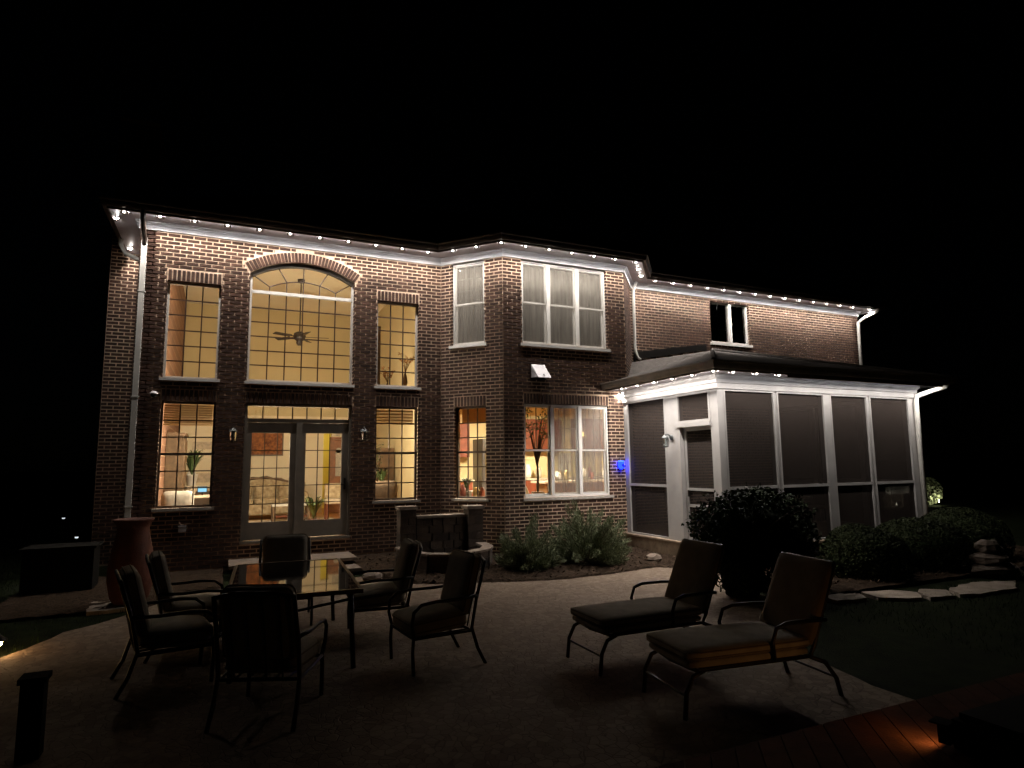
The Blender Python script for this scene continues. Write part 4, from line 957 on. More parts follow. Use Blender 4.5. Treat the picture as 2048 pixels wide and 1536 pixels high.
root = empty('bollard', (-0.78, -7.45, 0)); tag(root, 'short dark post rising from the patio at lower left', 'post')
mb = MB(); mb.box(-0.845, -0.715, -7.515, -7.385, 0.0, 0.48); mb.build('shaft', 'black_paint', root); mb = MB(); mb.box(-0.86, -0.70, -7.53, -7.37, 0.48, 0.515); mb.build('cap', 'black_paint', root)

# ------------------------------------------------------------------ patio furniture
def piping(par, c, sx, sy, zs, M=None, r=0.006, cr=0.055, m='cushion_side'):
    for dz in zs:
        pts = []
        for qx, qy, a0 in ((1, 1, 0), (-1, 1, 90), (-1, -1, 180), (1, -1, 270)):
            for k in range(4): a = R(a0 + 30 * k); pts.append(Vector((qx * (sx / 2 - cr) + cr * math.cos(a), qy * (sy / 2 - cr) + cr * math.sin(a), dz)))
        pts.append(pts[0]); pts = [(M @ p if M is not None else p) + Vector(c) for p in pts]
        b_ = MB(); b_.tube(pts, r, 6); b_.build('piping', m, par, True, True)
def make_chair():
    r = empty('patio_chair')                                     # faces +y, seat centre over origin
    M = Matrix.Rotation(R(-4), 3, 'X'); c = MB(); c.cushion((0, 0.03, 0.405), (0.56, 0.58, 0.17), 0.065, M, 8, 0.022); c.build('seat_cushion', 'cushion', r, True, True); piping(r, (0, 0.03, 0.405), 0.555, 0.575, (-.035, .04), M)
    M = Matrix.Rotation(R(14), 3, 'X'); c = MB(); c.cushion((0, -0.30, 0.725), (0.54, 0.15, 0.56), 0.07, M, 8); c.build('back_cushion', 'cushion', r, True, True); piping(r, (0, -0.30, 0.725), 0.535, 0.555, (-.03, .03), M @ Matrix.Rotation(R(90), 3, 'X'))
    for s in (-1, 1):
        x = s * 0.30
        c = MB(); c.tube([(x, 0.30, 0.0), (x, 0.31, 0.2), (x, 0.30, 0.34)], 0.017, 8); c.build('leg', 'dark_metal', r, True, True)
        c = MB(); c.tube([(x * 1.02, -0.42, 0.0), (x * 1.01, -0.34, 0.15), (x, -0.28, 0.34), (x, -0.33, 0.6), (x * .97, -0.43, 0.94)], 0.017, 8); c.build('leg', 'dark_metal', r, True, True)
        c = MB(); c.tube([(x, 0.30, 0.32), (x * 1.06, 0.325, 0.44), (x * 1.09, 0.31, 0.55), (x * 1.10, 0.24, 0.61), (x * 1.10, 0.1, 0.625), (x * 1.08, -0.12, 0.62), (x * 1.03, -0.34, 0.63)], 0.016, 8); c.build('armrest', 'dark_metal', r, True, True)
    c = MB()
    c.tube([(-.3, .30, .315), (.3, .30, .315)], .014, 6); c.tube([(-.3, -.28, .315), (.3, -.28, .315)], .014, 6); c.tube([(-.3, .30, .315), (-.3, -.28, .315)], .014, 6); c.tube([(.3, .30, .315), (.3, -.28, .315)], .014, 6)
    for k in range(5): x = -.2 + .1 * k; c.tube([(x, .30, .305), (x, -.28, .305)], .008, 6)
    c.tube([(-.29, -.43, .93), (-.15, -.445, .965), (.15, -.445, .965), (.29, -.43, .93)], .016, 8)
    for k in range(4): x = -.18 + .12 * k; c.tube([(x, -.29, .33), (x, -.35, .62), (x, -.44, .95)], .007, 6)
    c.build('frame', 'dark_metal', r, False, True); return r
ch = make_chair(); GC = 'cushioned chairs round the patio table'
spots = [((2.20, -6.72), 90 + 5, 'cushioned metal patio chair on the right of the table, nearer the camera'),
         ((1.98, -5.42), 90 - 6, 'cushioned metal patio chair on the right of the table, nearer the fountain'),
         ((-0.06, -6.12), -90 + 10, 'cushioned patio chair at far left of the table, nearer the camera'),
         ((0.08, -5.15), -90 + 6, 'cushioned patio chair on the left of the table, in front of the urn'),
         ((1.06, -4.42), 176, 'patio chair at the far head of the table, below the french doors'),
         ((0.72, -7.30), -24, 'dark patio chair at the near end of the table, back to the camera')]
for i, ((x, y), rz, lb) in enumerate(spots):
    o = ch if i == 0 else copy_tree(ch)
    o.location = (x, y, 0); o.rotation_euler = (0, 0, R(rz)); tag(o, lb, 'chair', GC)
# table
tb = empty('patio_table', (1.02, -5.55, 0), R(-3.6)); tag(tb, 'rectangular patio table with dark glass top mirroring the lit doors', 'table')
W2, L2, TH = 0.60, 1.06, 0.72
c = MB(); c.box(-W2 + .035, W2 - .035, -L2 + .035, L2 - .035, TH - .014, TH); c.build('glass_top', 'table_glass', tb, local=True)
c = MB(); frame = [(-W2, -W2 + .034, -L2, L2), (W2 - .034, W2, -L2, L2), (-W2 + .034, W2 - .034, -L2, -L2 + .034), (-W2 + .034, W2 - .034, L2 - .034, L2)]
for f in frame: c.box(f[0], f[1], f[2], f[3], TH - .035, TH + .004)
c.build('rim', 'table_rim', tb, local=True)
for sx in (-1, 1):
    for sy in (-1, 1): c = MB(); c.tube([(sx * .50, sy * .95, TH - .03), (sx * .51, sy * .96, .4), (sx * .53, sy * .98, 0.0)], .024, 10); c.build('leg', 'dark_metal', tb, True, True)
c = MB(); c.tube([(-.5, -.95, .62), (0, -.99, .56), (.5, -.95, .62)], .014, 8); c.tube([(-.5, .95, .62), (0, .99, .56), (.5, .95, .62)], .014, 8); c.tube([(-.5, -.95, .62), (-.52, 0, .57), (-.5, .95, .62)], .014, 8); c.tube([(.5, -.95, .62), (.52, 0, .57), (.5, .95, .62)], .014, 8); c.build('brace', 'dark_metal', tb, True, True)
c = MB(); c.lathe([(.24, 0), (.24, .03), (.06, .06), (.03, .08), (.03, .40), (.026, .40), (.026, .715)], (0, 0, 0), 20); c.build('umbrella_base', 'dark_metal', tb, True, True)
# chaise longues: foot at -x, head at +x
def make_chaise():
    r = empty('chaise_longue')
    c = MB(); c.cushion((-0.08, 0, 0.435), (1.14, 0.63, 0.09), 0.042, None, 8, .014); c.build('seat_cushion', 'cushion', r, True, True); piping(r, (-0.08, 0, 0.435), 1.135, 0.625, (-.02, .02)); c = MB(); c.cushion((-0.08, 0, 0.368), (1.10, 0.61, 0.065), 0.03, None, 8); c.build('seat_pad', 'cushion', r, True, True)
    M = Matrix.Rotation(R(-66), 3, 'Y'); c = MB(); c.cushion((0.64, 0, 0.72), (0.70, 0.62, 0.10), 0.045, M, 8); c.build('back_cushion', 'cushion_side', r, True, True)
    for s in (-1, 1):
        y = s * .30
        c = MB(); c.tube([(-.50, y, .325), (-.60, y, .29), (-.66, y, .18), (-.68, y, 0)], .018, 8); c.build('leg', 'dark_metal', r, True, True)
        c = MB(); c.tube([(.48, y, .325), (.62, y, .27), (.72, y, .14), (.76, y, 0)], .018, 8); c.build('leg', 'dark_metal', r, True, True)
        c = MB(); c.tube([(.12, y * 1.08, .34), (.10, y * 1.12, .48), (.14, y * 1.13, .58), (.24, y * 1.13, .61), (.45, y * 1.12, .61), (.64, y * 1.06, .60)], .016, 8); c.build('armrest', 'dark_metal', r, True, True)
    c = MB()
    for y in (-.30, .30): c.tube([(-.56, y, .33), (.48, y, .33), (.52, y, .40), (.78, y, 1.03)], .016, 8)
    c.tube([(-.56, -.3, .33), (-.6, 0, .33), (-.56, .3, .33)], .016, 8); c.tube([(.78, -.3, 1.03), (.78, .3, 1.03)], .016, 8)
    for k in range(9): x = -.48 + .115 * k; c.tube([(x, -.3, .325), (x, .3, .325)], .008, 6)
    for k in range(5): f = .15 + .17 * k; c.tube([(.52 + .26 * f, -.3, .40 + .63 * f), (.52 + .26 * f, .3, .40 + .63 * f)], .008, 6)
    c.tube([(-.66, -.3, .16), (-.66, .3, .16)], .01, 6); c.tube([(.71, -.3, .15), (.71, .3, .15)], .01, 6)
    c.build('frame', 'dark_metal', r, False, True); return r
cl = make_chaise(); cl.location = (4.10, -7.50, 0); cl.rotation_euler = (0, 0, R(-1)); tag(cl, 'cushioned chaise longue nearer the house, below the porch door', 'chaise', 'pair of chaise longues')
c2 = copy_tree(cl); c2.location = (4.16, -8.66, 0); c2.rotation_euler = (0, 0, R(-7)); tag(c2, 'cushioned chaise longue nearer the camera, edge lit orange by the deck light', 'chaise', 'pair of chaise longues')

# ------------------------------------------------------------------ deck at lower right
DECK = [(2.1, -9.75), (8.5, -9.75), (8.5, -14.5), (2.1, -14.5)]
dk = MB(); dk.prism(DECK, -0.02, 0.165); dko = struct(dk.build('deck', 'black_paint'))
def clip(poly, edge):
    out = []
    for poly_e in edge:
        a, b_, c0 = poly_e; new = []
        for i in range(len(poly)):
            p, q_ = poly[i], poly[(i + 1) % len(poly)]; dp = a * p[0] + b_ * p[1] - c0; dq = a * q_[0] + b_ * q_[1] - c0
            if dp <= 0: new.append(p)
            if dp * dq < 0: f = dp / (dp - dq); new.append((p[0] + (q_[0] - p[0]) * f, p[1] + (q_[1] - p[1]) * f))
        poly = new
        if len(poly) < 3: return None
    return poly
du = Vector((0.62, 0.785)).normalized(); dn = Vector((-du.y, du.x)); cc = Vector((4.6, -11.0))
for k in range(-34, 35):
    o0 = k * 0.145; q_ = [cc + du * -7 + dn * (o0 - .069), cc + du * 7 + dn * (o0 - .069), cc + du * 7 + dn * (o0 + .069), cc + du * -7 + dn * (o0 + .069)]
    pl = clip([(v.x, v.y) for v in q_], [(-1, 0, -2.08), (1, 0, 8.52), (0, 1, -9.73), (0, -1, 14.52)])
    if pl: mb = MB(); mb.prism(pl, 0.167, 0.20); mb.build('deck_board', 'deck_wood', dko)
root = empty('deck_planter', (4.75, -10.55, 0.2)); tag(root, 'black planter box on the deck with a low amber light', 'planter')
mb = MB(); mb.box(4.24, 5.25, -11.0, -10.30, 0.201, 0.36); mb.build('box', 'black_paint', root); mb = MB(); mb.box(4.27, 5.22, -10.97, -10.33, 0.361, 0.40); mb.build('soil', 'black_paint', root)
root2 = empty('deck_light', (4.2, -10.27, .2)); tag(root2, 'small amber step light on the side of the black planter', 'light')
NL = Vector((-0.22, 0.9755, 0)); TL = Vector((0.9755, 0.22, 0)); c0 = Vector((4.20, -10.27, 0.285))
mb = MB(); q_ = [c0 + TL * a + NL * b_ for a, b_ in ((-.05, .01), (.05, .01), (.05, -.05), (-.05, -.05))]; mb.prism([(v.x, v.y) for v in q_], 0.235, 0.335); mb.build('housing', 'black_paint', root2)
mb = MB(); q_ = [c0 + TL * a + NL * b_ for a, b_ in ((-.055, .05), (.055, .05), (.055, -.05), (-.055, -.05))]; mb.prism([(v.x, v.y) for v in q_], 0.336, 0.345); mb.build('hood', 'black_paint', root2)
mb = MB(); mb.quad(c0 + TL * -.042 + NL * .012 + Vector((0, 0, -.035)), c0 + TL * .042 + NL * .012 + Vector((0, 0, -.035)), c0 + TL * .042 + NL * .012 + Vector((0, 0, .04)), c0 + TL * -.042 + NL * .012 + Vector((0, 0, .04))); mb.build('lens', 'deck_lens', root2)

# ------------------------------------------------------------------ path and garden lights
def path_light(x, y, h, label, m, r=0.05, big=True):
    root = empty('garden_light', (x, y, 0)); tag(root, label, 'light', 'garden lights')
    mb = MB(); mb.tube([(x, y, -0.03), (x, y, h)], 0.012, 8); mb.build('stake', 'dark_metal', root)
    mb = MB(); mb.lathe([(r * 1.5, 0), (r * 1.45, 0.012), (r * 0.3, 0.055), (0.008, 0.075)], (x, y, h), 16); mb.build('hood', 'dark_metal', root, True)
    mb = MB(); mb.lathe([(r * .5, -0.045), (r * .62, -0.03), (r * .62, -0.002)], (x, y, h), 12); mb.build('lens', m, root)
    return root
path_light(-1.70, -4.50, 0.14, 'amber path light at the left edge lighting the patio', 'path_lens')
# spotlight on the lawn
root = empty('garden_spotlight', (-2.60, 0.95, 0)); tag(root, 'white garden spotlight on the lawn behind the black box', 'light')
mb = MB(); mb.tube([(-2.60, 0.95, -0.03), (-2.60, 0.95, 0.2)], 0.015, 8); mb.build('stake', 'dark_metal', root)
mb = MB(); mb.box(-2.67, -2.53, 0.90, 1.05, 0.2, 0.32); mb.build('housing', 'dark_metal', root); mb = MB(); mb.box(-2.66, -2.54, 0.885, 0.899, 0.21, 0.31); mb.build('lens', emit('spot_lens', (1.0, 0.97, 0.8), 14.0).name, root)
path_light(-2.79, 5.66, 0.25, 'tiny distant white garden light left of the urn', 'dot_lens', 0.06); path_light(-4.4, 12.9, 0.25, 'faint farthest garden light on the dark lawn at left', 'dot_lens', 0.07)
def uplight(x, y, label):
    root = empty('garden_uplight', (x, y, 0)); tag(root, label, 'light', 'garden lights')
    mb = MB(); mb.tube([(x, y, -.03), (x, y, .1)], .015, 6); mb.build('stake', 'dark_metal', root); mb = MB(); mb.box(x - .09, x + .09, y - .06, y + .02, .1, .26); mb.build('housing', 'dark_metal', root)
    mb = MB(); mb.add([(x - .08, y + .035, .12), (x + .08, y + .035, .12), (x + .08, y + .025, .25), (x - .08, y + .025, .25)], [(0, 1, 2, 3)]); mb.build('lens', 'garden_lens', root)
# far right: a lit bush and a pale planter wall
root = empty('lit_bush', (26.6, 3.75, 0)); tag(root, 'small bush glowing yellow under a garden light at far right', 'shrub')
mb = MB()
for _ in range(900):
    d = rnd_dir(); leaf(mb, Vector((26.6 + .42 * d.x, 3.75 + .4 * d.y, 0.55 + .5 * d.z)) + rnd_dir() * .05, rnd_dir(), .12, .08)
mb.build('foliage', 'lavender', root); mb = MB(); mb.tube([(26.6, 3.75, -.03), (26.6, 3.75, .5)], .03, 6); mb.build('stem', 'bark', root)
uplight(26.3, 3.15, 'garden uplight below the glowing bush at far right')
root = empty('garden_trough', (24.3, 3.7, 0)); tag(root, 'pale garden trough lit at both ends, seen through the porch screens', 'trough')
mb = MB(); mb.box(23.55, 25.1, 3.5, 4.0, 0.50, 0.80); mb.build('basin', 'white_paint', root); mb = MB(); mb.box(23.95, 24.7, 3.6, 3.9, -.03, 0.50); mb.build('foot', 'cap_stone', root)
uplight(23.65, 3.1, 'garden uplight at the left end of the pale trough'); uplight(24.95, 3.1, 'garden uplight at the right end of the pale trough')

# ------------------------------------------------------------------ fittings on the walls
def lantern(name, label, M, m='lantern_metal', lit=False):
    root = empty(name); tag(root, label, 'lantern', 'outdoor wall lanterns')
    c = MB(); c.lathe([(0.055, 0), (0.055, .012), (.03, .02)], (0, 0, 0), 16); me = c; c.v = [(x, -z, y) for x, y, z in c.v]; c.build('backplate', m, root, True, True)
    c = MB(); c.tube([(0, -.01, 0), (0, -.07, .05), (0, -.13, .07), (0, -.15, .045)], .011, 8); c.build('arm', m, root, True, True)
    c = MB(); c.lathe([(.012, .05), (.03, .045), (.075, .0), (.08, -.012), (.06, -.015)], (0, -.15, 0), 12); c.build('cap', m, root, False, True)
    c = MB(); c.lathe([(.058, -.015), (.05, -.17)], (0, -.15, 0), 6, False, False); c.build('glass', 'lantern_glass', root, False, True)
    c = MB()
    for k in range(6): w = math.pi * k / 3; c.tube([(.06 * math.cos(w), -.15 + .06 * math.sin(w), -.012), (.052 * math.cos(w), -.15 + .052 * math.sin(w), -.175)], .004, 5)
    c.lathe([(.06, -.175), (.05, -.19), (.01, -.20)], (0, -.15, 0), 12); c.build('cage', m, root, False, True)
    c = MB(); c.lathe([(.012, -.12), (.02, -.09), (.012, -.04)], (0, -.15, 0), 10); c.build('bulb', 'white_plastic', root, True, True)
    root.matrix_world = M; return root
lantern('wall_lantern', 'small unlit wall lantern on the brick left of the french doors', Matrix.Translation((0.47, -0.012, 2.52)))
lantern('wall_lantern', 'small unlit wall lantern on the brick right of the french doors', Matrix.Translation((2.86, -0.012, 2.54)))
lantern('wall_lantern', 'grey unlit lantern on the white post beside the porch door', Matrix.Translation((PX0 - 0.012, -2.76, 2.34)) @ Matrix.Rotation(R(-90), 4, 'Z'))
root = empty('security_camera', (-0.84, -0.01, 3.15)); tag(root, 'white dome security camera on the brick above the lower left window', 'camera')
c = MB(); c.lathe([(.062, 0), (.066, .015), (.05, .045), (.02, .06)], (-0.84, -0.075, 3.16), 20); c.box(-.87, -.81, -.075, -.007, 3.165, 3.20); c.build('shell', 'white_plastic', root, True)
c = MB(); c.lathe([(.01, -.055), (.04, -.04), (.056, -.005)], (-0.84, -0.075, 3.16), 20); c.build('dome', 'black_paint', root, True)
root = empty('wall_vent', (6.3, -1.12, 3.6)); tag(root, 'white hooded vent standing out from the brick under the upper bay window', 'vent')
c = MB(); c.add([(6.10, -1.128, 3.92), (6.42, -1.128, 3.92), (6.47, -1.33, 3.63), (6.17, -1.33, 3.63), (6.10, -1.128, 3.64), (6.42, -1.128, 3.64)], [(0, 3, 2, 1), (0, 4, 3), (1, 2, 5)]); c.build('hood', 'white_plastic', root)
c = MB(); c.box(6.07, 6.45, -1.127, -1.115, 3.60, 3.95); c.build('flange', 'black_paint', root); c = MB(); c.box(6.30, 6.315, -1.34, -1.2, 3.66, 3.70); c.build('rib', 'white_plastic', root)
root = empty('outlet_box', (-0.28, -0.01, 0.78)); tag(root, 'small pale outdoor outlet cover low on the brick left of the doors', 'outlet')
c = MB(); c.box(-.345, -.225, -.06, -.007, .74, .84); c.build('cover', 'white_plastic', root); c = MB(); c.box(-.35, -.22, -.07, -.06, .835, .85); c.build('lip', 'white_plastic', root)
root = empty('blue_lamp', (8.22, -1.13, 1.8)); tag(root, 'small glowing blue lamp hung on the brick beside the porch', 'lamp')
c = MB(); c.lathe([(.01, -.09), (.05, -.07), (.072, -.01), (.07, .05), (.062, .085), (.02, .095)], (8.22, -1.205, 1.80), 18); c.build('globe', 'blue_lens', root, True)
c = MB(); c.lathe([(.066, .0), (.07, .012), (.02, .02)], (8.22, -1.205, 1.88), 18); c.build('cap', 'blue_core', root, True)
c = MB(); c.add([(8.195, -1.279, 1.83), (8.22, -1.283, 1.815), (8.245, -1.279, 1.83), (8.25, -1.28, 1.79), (8.22, -1.282, 1.755), (8.19, -1.28, 1.79)], [(0, 1, 4, 5), (1, 2, 3, 4)]); c.build('face', 'dark_metal', root)
c = MB(); c.tube([(8.22, -1.205, 1.90), (8.22, -1.19, 1.94), (8.22, -1.125, 1.95)], .006, 6); c.build('hook', 'dark_metal', root)

# ------------------------------------------------------------------ inside the great room
def recessed(x, y, z, label, m, r=0.09):
    root = empty('ceiling_light', (x, y, z)); tag(root, label, 'light', 'lamps inside the house')
    c = MB(); c.lathe([(r * 1.25, -.012), (r * 1.25, 0), (r, 0), (r, -.012)], (x, y, z), 18, False, False); c.build('trim', 'white_plastic', root)
    c = MB(); c.lathe([(r * .6, -.03), (r, -.006)], (x, y, z), 18); c.build('lens', m, root)
recessed(0.35, 0.75, GZ1 - .01, 'recessed ceiling light inside the great room, front left', 'room_lens', .16); recessed(2.95, 0.75, GZ1 - .01, 'recessed ceiling light inside the great room, front right', 'room_lens', .16)
recessed(-0.3, 0.75, GZ1 - .01, 'recessed ceiling light inside the great room, far left', 'room_lens', .16); recessed(3.9, 0.75, GZ1 - .01, 'recessed ceiling light inside the great room, far right', 'room_lens', .16)
recessed(3.3, 7.4, 3.29, 'ceiling light in the yellow hall behind the great room', 'hall_lens', .14)
def table_lamp(x, y, z, label, m='room_lens', r=.13):
    root = empty('table_lamp', (x, y, z)); tag(root, label, 'lamp', 'lamps inside the house')
    c = MB(); c.lathe([(.07, 0), (.08, .02), (.03, .05), (.05, .15), (.03, .26), (.012, .28), (.012, .34)], (x, y, z), 16); c.build('base', 'brass', root, True)
    c = MB(); c.lathe([(r, .30), (r * .72, .52)], (x, y, z), 20, False, False); c.build('lamp_shade', 'white_fabric', root, True)
    c = MB(); c.lathe([(.02, .34), (.05, .38), (.05, .44), (.02, .47)], (x, y, z), 12); c.build('bulb', m, root)
root = empty('side_cabinet', (-0.35, 5.9, .5)); tag(root, 'dark side cabinet inside by the hearth wall', 'cabinet'); c = MB(); c.box(-.7, .1, 5.6, 6.3, .505, 1.2); c.build('carcass', 'sofa_wood', root); c = MB(); c.box(-.73, .13, 5.57, 6.33, 1.2, 1.23); c.build('top', 'sofa_wood', root)
table_lamp(-0.4, 6.0, 1.23, 'shaded table lamp inside on the cabinet by the hearth wall')
def sconce(x, label):
    root = empty('wall_sconce', (x, .27, 2.3)); tag(root, label, 'lamp', 'lamps inside the house')
    MB().box(x - .06, x + .06, .252, .275, 2.15, 2.45).build('backplate', 'brass', root)
    c = MB(); c.lathe([(.03, -.10), (.075, -.07), (.09, 0), (.075, .07), (.03, .10)], (x, .37, 2.3), 16); c.build('globe', 'globe_lens', root, True)
sconce(0.41, 'globe wall sconce inside on the pier left of the doors'); sconce(2.88, 'globe wall sconce inside on the pier right of the doors')
# ceiling fan
fan = empty('ceiling_fan', (1.9, 3.0, 4.96)); tag(fan, 'bronze ceiling fan on a long rod behind the arched window', 'fan')
c = MB(); c.lathe([(.09, 0), (.08, -.06), (.03, -.09)], (1.9, 3, GZ1), 18); c.build('canopy', 'fan_metal', fan, True); c = MB(); c.tube([(1.9, 3, GZ1 - .06), (1.9, 3, 5.05)], .016, 8); c.build('rod', 'fan_metal', fan)
c = MB(); c.lathe([(.05, .12), (.13, .08), (.15, .0), (.12, -.07), (.07, -.11), (.075, -.16), (.04, -.22)], (1.9, 3, 4.98), 24); c.build('motor', 'fan_metal', fan, True)
for k in range(5):
    w = R(-8) + k * 2 * math.pi / 5; M = Matrix.Translation((1.9, 3, 4.97)) @ Matrix.Rotation(w, 4, 'Z') @ Matrix.Rotation(R(13), 4, 'X'); c = MB(); c.box(.13, .24, -.02, .02, -.006, .006); c.box(.24, .68, -.065, .065, -.005, .005); c.v = [tuple(M @ Vector(v)) for v in c.v]; c.build('blade', 'fan_metal', fan)
# painting, sofa, tables
root = empty('wall_painting', (1.2, 6.48, 2.2)); tag(root, 'wide brown and amber painting seen through the left door leaf', 'painting')
c = MB(); c.box(.50, 1.86, 6.455, 6.49, 2.20, 3.02); c.build('canvas', 'canvas', root); c = MB(); frame_ring(c, Panel((.46, 6.5), (1.90, 6.5), .46), .46, 1.90, 2.16, 3.06, .04, .005, .06); c.build('frame', 'sofa_wood', root)
sf = empty('sofa', (1.35, 5.4, .5)); tag(sf, 'patterned camelback sofa with wooden crest behind the left door leaf', 'sofa')
c = MB(); c.box(.25, 2.45, 5.0, 5.85, .62, .88); c.build('base', 'sofa_fabric', sf); c = MB(); n = 20
for i in range(n):
    x0 = .25 + 2.2 * i / n; x1 = .25 + 2.2 * (i + 1) / n; f = lambda x: 1.36 + .16 * math.cos((x - 1.35) / 1.1 * math.pi / 2) ** 2
    c.hexa([(x0, 5.7, .8), (x1, 5.7, .8), (x1, 5.9, .8), (x0, 5.9, .8), (x0, 5.74, f(x0)), (x1, 5.74, f(x1)), (x1, 5.88, f(x1)), (x0, 5.88, f(x0))])
c.build('back', 'sofa_fabric', sf); c = MB(); c.tube([(.25 + 2.2 * i / 24, 5.80, 1.38 + .17 * math.cos((2.2 * i / 24 - 1.1) / 1.1 * math.pi / 2) ** 2 + .02 * math.sin(i * 1.6)) for i in range(25)], .045, 8); c.build('crest', 'sofa_wood', sf, True)
for x in (.25, 2.3): c = MB(); c.cushion((x + .07, 5.35, 1.0), (.2, .75, .36), .08); c.build('arm', 'sofa_fabric', sf, True)
for x in (.78, 1.42, 2.02): c = MB(); c.cushion((x, 5.3, .95), (.60, .62, .17), .06); c.build('seat_cushion', 'sofa_fabric', sf, True)
for x in (.8, 1.4, 2.0): c = MB(); c.cushion((x, 5.60, 1.20), (.52, .18, .40), .08); c.build('back_cushion', 'sofa_fabric', sf, True)
for x in (.3, 2.4): c = MB(); c.box(x - .03, x + .03, 5.0, 5.06, .505, .62); c.build('leg', 'sofa_wood', sf)
tag(MB().box(.2, 3.0, 2.6, 4.8, .501, .512).build('area_rug', 'rug'), 'pale patterned rug on the great room floor', 'rug')
ct = empty('coffee_table', (1.75, 3.9, .51)); tag(ct, 'low coffee table with pale top before the sofa', 'table')
c = MB(); c.box(1.45, 2.35, 3.6, 4.2, .90, .94); c.build('top', 'white_fabric', ct)
for x in (1.5, 2.3):
    for y in (3.65, 4.15): c = MB(); c.box(x - .03, x + .03, y - .03, y + .03, .513, .90); c.build('leg', 'sofa_wood', ct)
c = MB(); c.box(1.5, 2.3, 3.65, 4.15, .64, .66); c.build('shelf', 'cherry', ct)
dr = empty('front_door', (3.65, 6.47, .5)); tag(dr, 'brown wooden door with arched glass pane seen through the right door leaf', 'door')
c = MB(); c.box(3.27, 3.90, 6.44, 6.49, .505, 2.62); c.build('leaf', 'door_wood', dr); c = MB(); c.box(3.37, 3.53, 6.42, 6.438, 1.55, 2.30); c.lathe([(.08, 0), (.08, .018)], (0, 0, 0), 20); c.v = c.v[:8] + [(3.45 + x, 6.438 - z, 2.30 + y) for x, y, z in c.v[8:]]; c.build('glass', 'counter', dr)
c = MB(); frame_ring(c, Panel((3.21, 6.49), (3.97, 6.49), 3.21), 3.21, 3.97, .505, 2.70, .07, 0, .07); c.build('door_frame', 'door_wood', dr); c = MB(); c.lathe([(.01, 0), (.03, .02), (.01, .045)], (0, 0, 0), 10); c.v = [(3.83 + x, 6.44 - z, 1.5 + y) for x, y, z in c.v]; c.build('knob', 'brass', dr)
tag(MB().box(3.36, 3.98, 6.47, 6.495, 2.74, 3.0).build('transom_light', 'counter'), 'pale transom pane above the brown interior door', 'window')
def arching_plant(x, y, z, r, h, n, label, m='green_leaf', pot='terracotta', ph=.25):
    root = empty('house_plant', (x, y, z)); tag(root, label, 'plant', 'plants inside the house')
    c = MB(); c.lathe([(.09, 0), (.13, ph), (.14, ph), (.12, ph - .02)], (x, y, z), 16); c.build('pot', pot, root, True); c = MB()
    for _ in range(n):
        a = random.uniform(0, 6.28); L = random.uniform(.5, 1); ca, sa = math.cos(a), math.sin(a); hh = h * random.uniform(.6, 1); rr = r * L; w = random.uniform(.007, .018)
        pts = [(rr * f, ph + hh * (1.9 * f - 1.15 * f * f)) for f in (0, .3, .6, .85, 1)]; o = len(c.v)
        for i, (q_, zz) in enumerate(pts): ww = w * (1, 1.2, 1, .6, .05)[i]; c.v += [(x + ca * q_ - sa * ww, y + sa * q_ + ca * ww, z + zz), (x + ca * q_ + sa * ww, y + sa * q_ - ca * ww, z + zz)]
        for i in range(4): c.f.append((o + 2 * i, o + 2 * i + 1, o + 2 * i + 3, o + 2 * i + 2))
    c.build('leaves', m, root); return root
arching_plant(2.12, 1.3, .505, .34, .62, 70, 'green arching plant on the floor behind the right door leaf'); arching_plant(0.66, .7, .505, .22, .5, 40, 'dark leafy plant on the floor behind the left door leaf', 'dark_leaf')
arching_plant(2.02, 4.6, .95, .22, .75, 9, 'tall sparse plant standing in front of the sofa', 'dark_leaf', 'sofa_wood', .12); 
ch2 = empty('dining_chair', (3.0, 3.6, .5)); tag(ch2, 'upholstered wooden chair seen low through the right door leaf', 'chair'); c = MB(); c.cushion((2.95, 3.6, .98), (.55, .5, .12), .05); c.build('seat', 'rug', ch2, True)
for x in (2.72, 3.18):
    for y in (3.4, 3.8): c = MB(); c.tube([(x, y, .515), (x, y, .93)], .028, 8); c.build('leg', 'cherry', ch2)
c = MB(); c.cushion((2.95, 3.86, 1.22), (.5, .07, .40), .03); c.build('back', 'sofa_fabric', ch2, True)
ac = empty('armchair', (3.45, .75, .5)); tag(ac, 'tan armchair back close behind the lower right window', 'armchair')
c = MB(); c.cushion((3.40, .55, 1.06), (.62, .18, .95), .07); c.build('back', 'brown_fabric', ac, True); c = MB(); c.cushion((3.40, .9, .86), (.62, .65, .3), .07); c.build('seat', 'brown_fabric', ac, True)
for x in (3.15, 3.75): c = MB(); c.box(x - .03, x + .03, .6, .66, .505, .72); c.build('leg', 'sofa_wood', ac)
bk = empty('console_cabinet', (3.3, 4.6, .5)); tag(bk, 'dark console cabinet with ornaments deep behind the lower right window', 'cabinet'); c = MB(); c.box(3.75, 4.36, 3.2, 4.6, .505, 1.45); c.build('carcass', 'sofa_wood', bk); c = MB(); c.box(4.0, 4.36, 3.4, 3.9, 1.45, 2.3); c.build('hutch', 'sofa_wood', bk)
arching_plant(3.9, 2.9, 1.3, .3, .5, 40, 'small dark plant deep behind the lower right window', 'dark_leaf', 'white_fabric', .15)
for x, y, z, nm in ((3.55, 1.0, 1.62, 'first'), (3.72, 1.3, 1.5, 'second')):
    pass
arching_plant(3.70, 1.9, 1.15, .28, .55, 30, 'leafy plant on a stand behind the lower right window', 'green_leaf', 'white_fabric', .2)
ps = empty('plant_stand', (3.70, 1.9, .5)); tag(ps, 'small dark plant stand behind the lower right window', 'stand'); c = MB(); c.lathe([(.16, 0), (.16, .02), (.03, .05), (.03, .6), (.16, .63), (.16, .645)], (3.70, 1.9, .505), 16); c.build('pedestal', 'sofa_wood', ps)
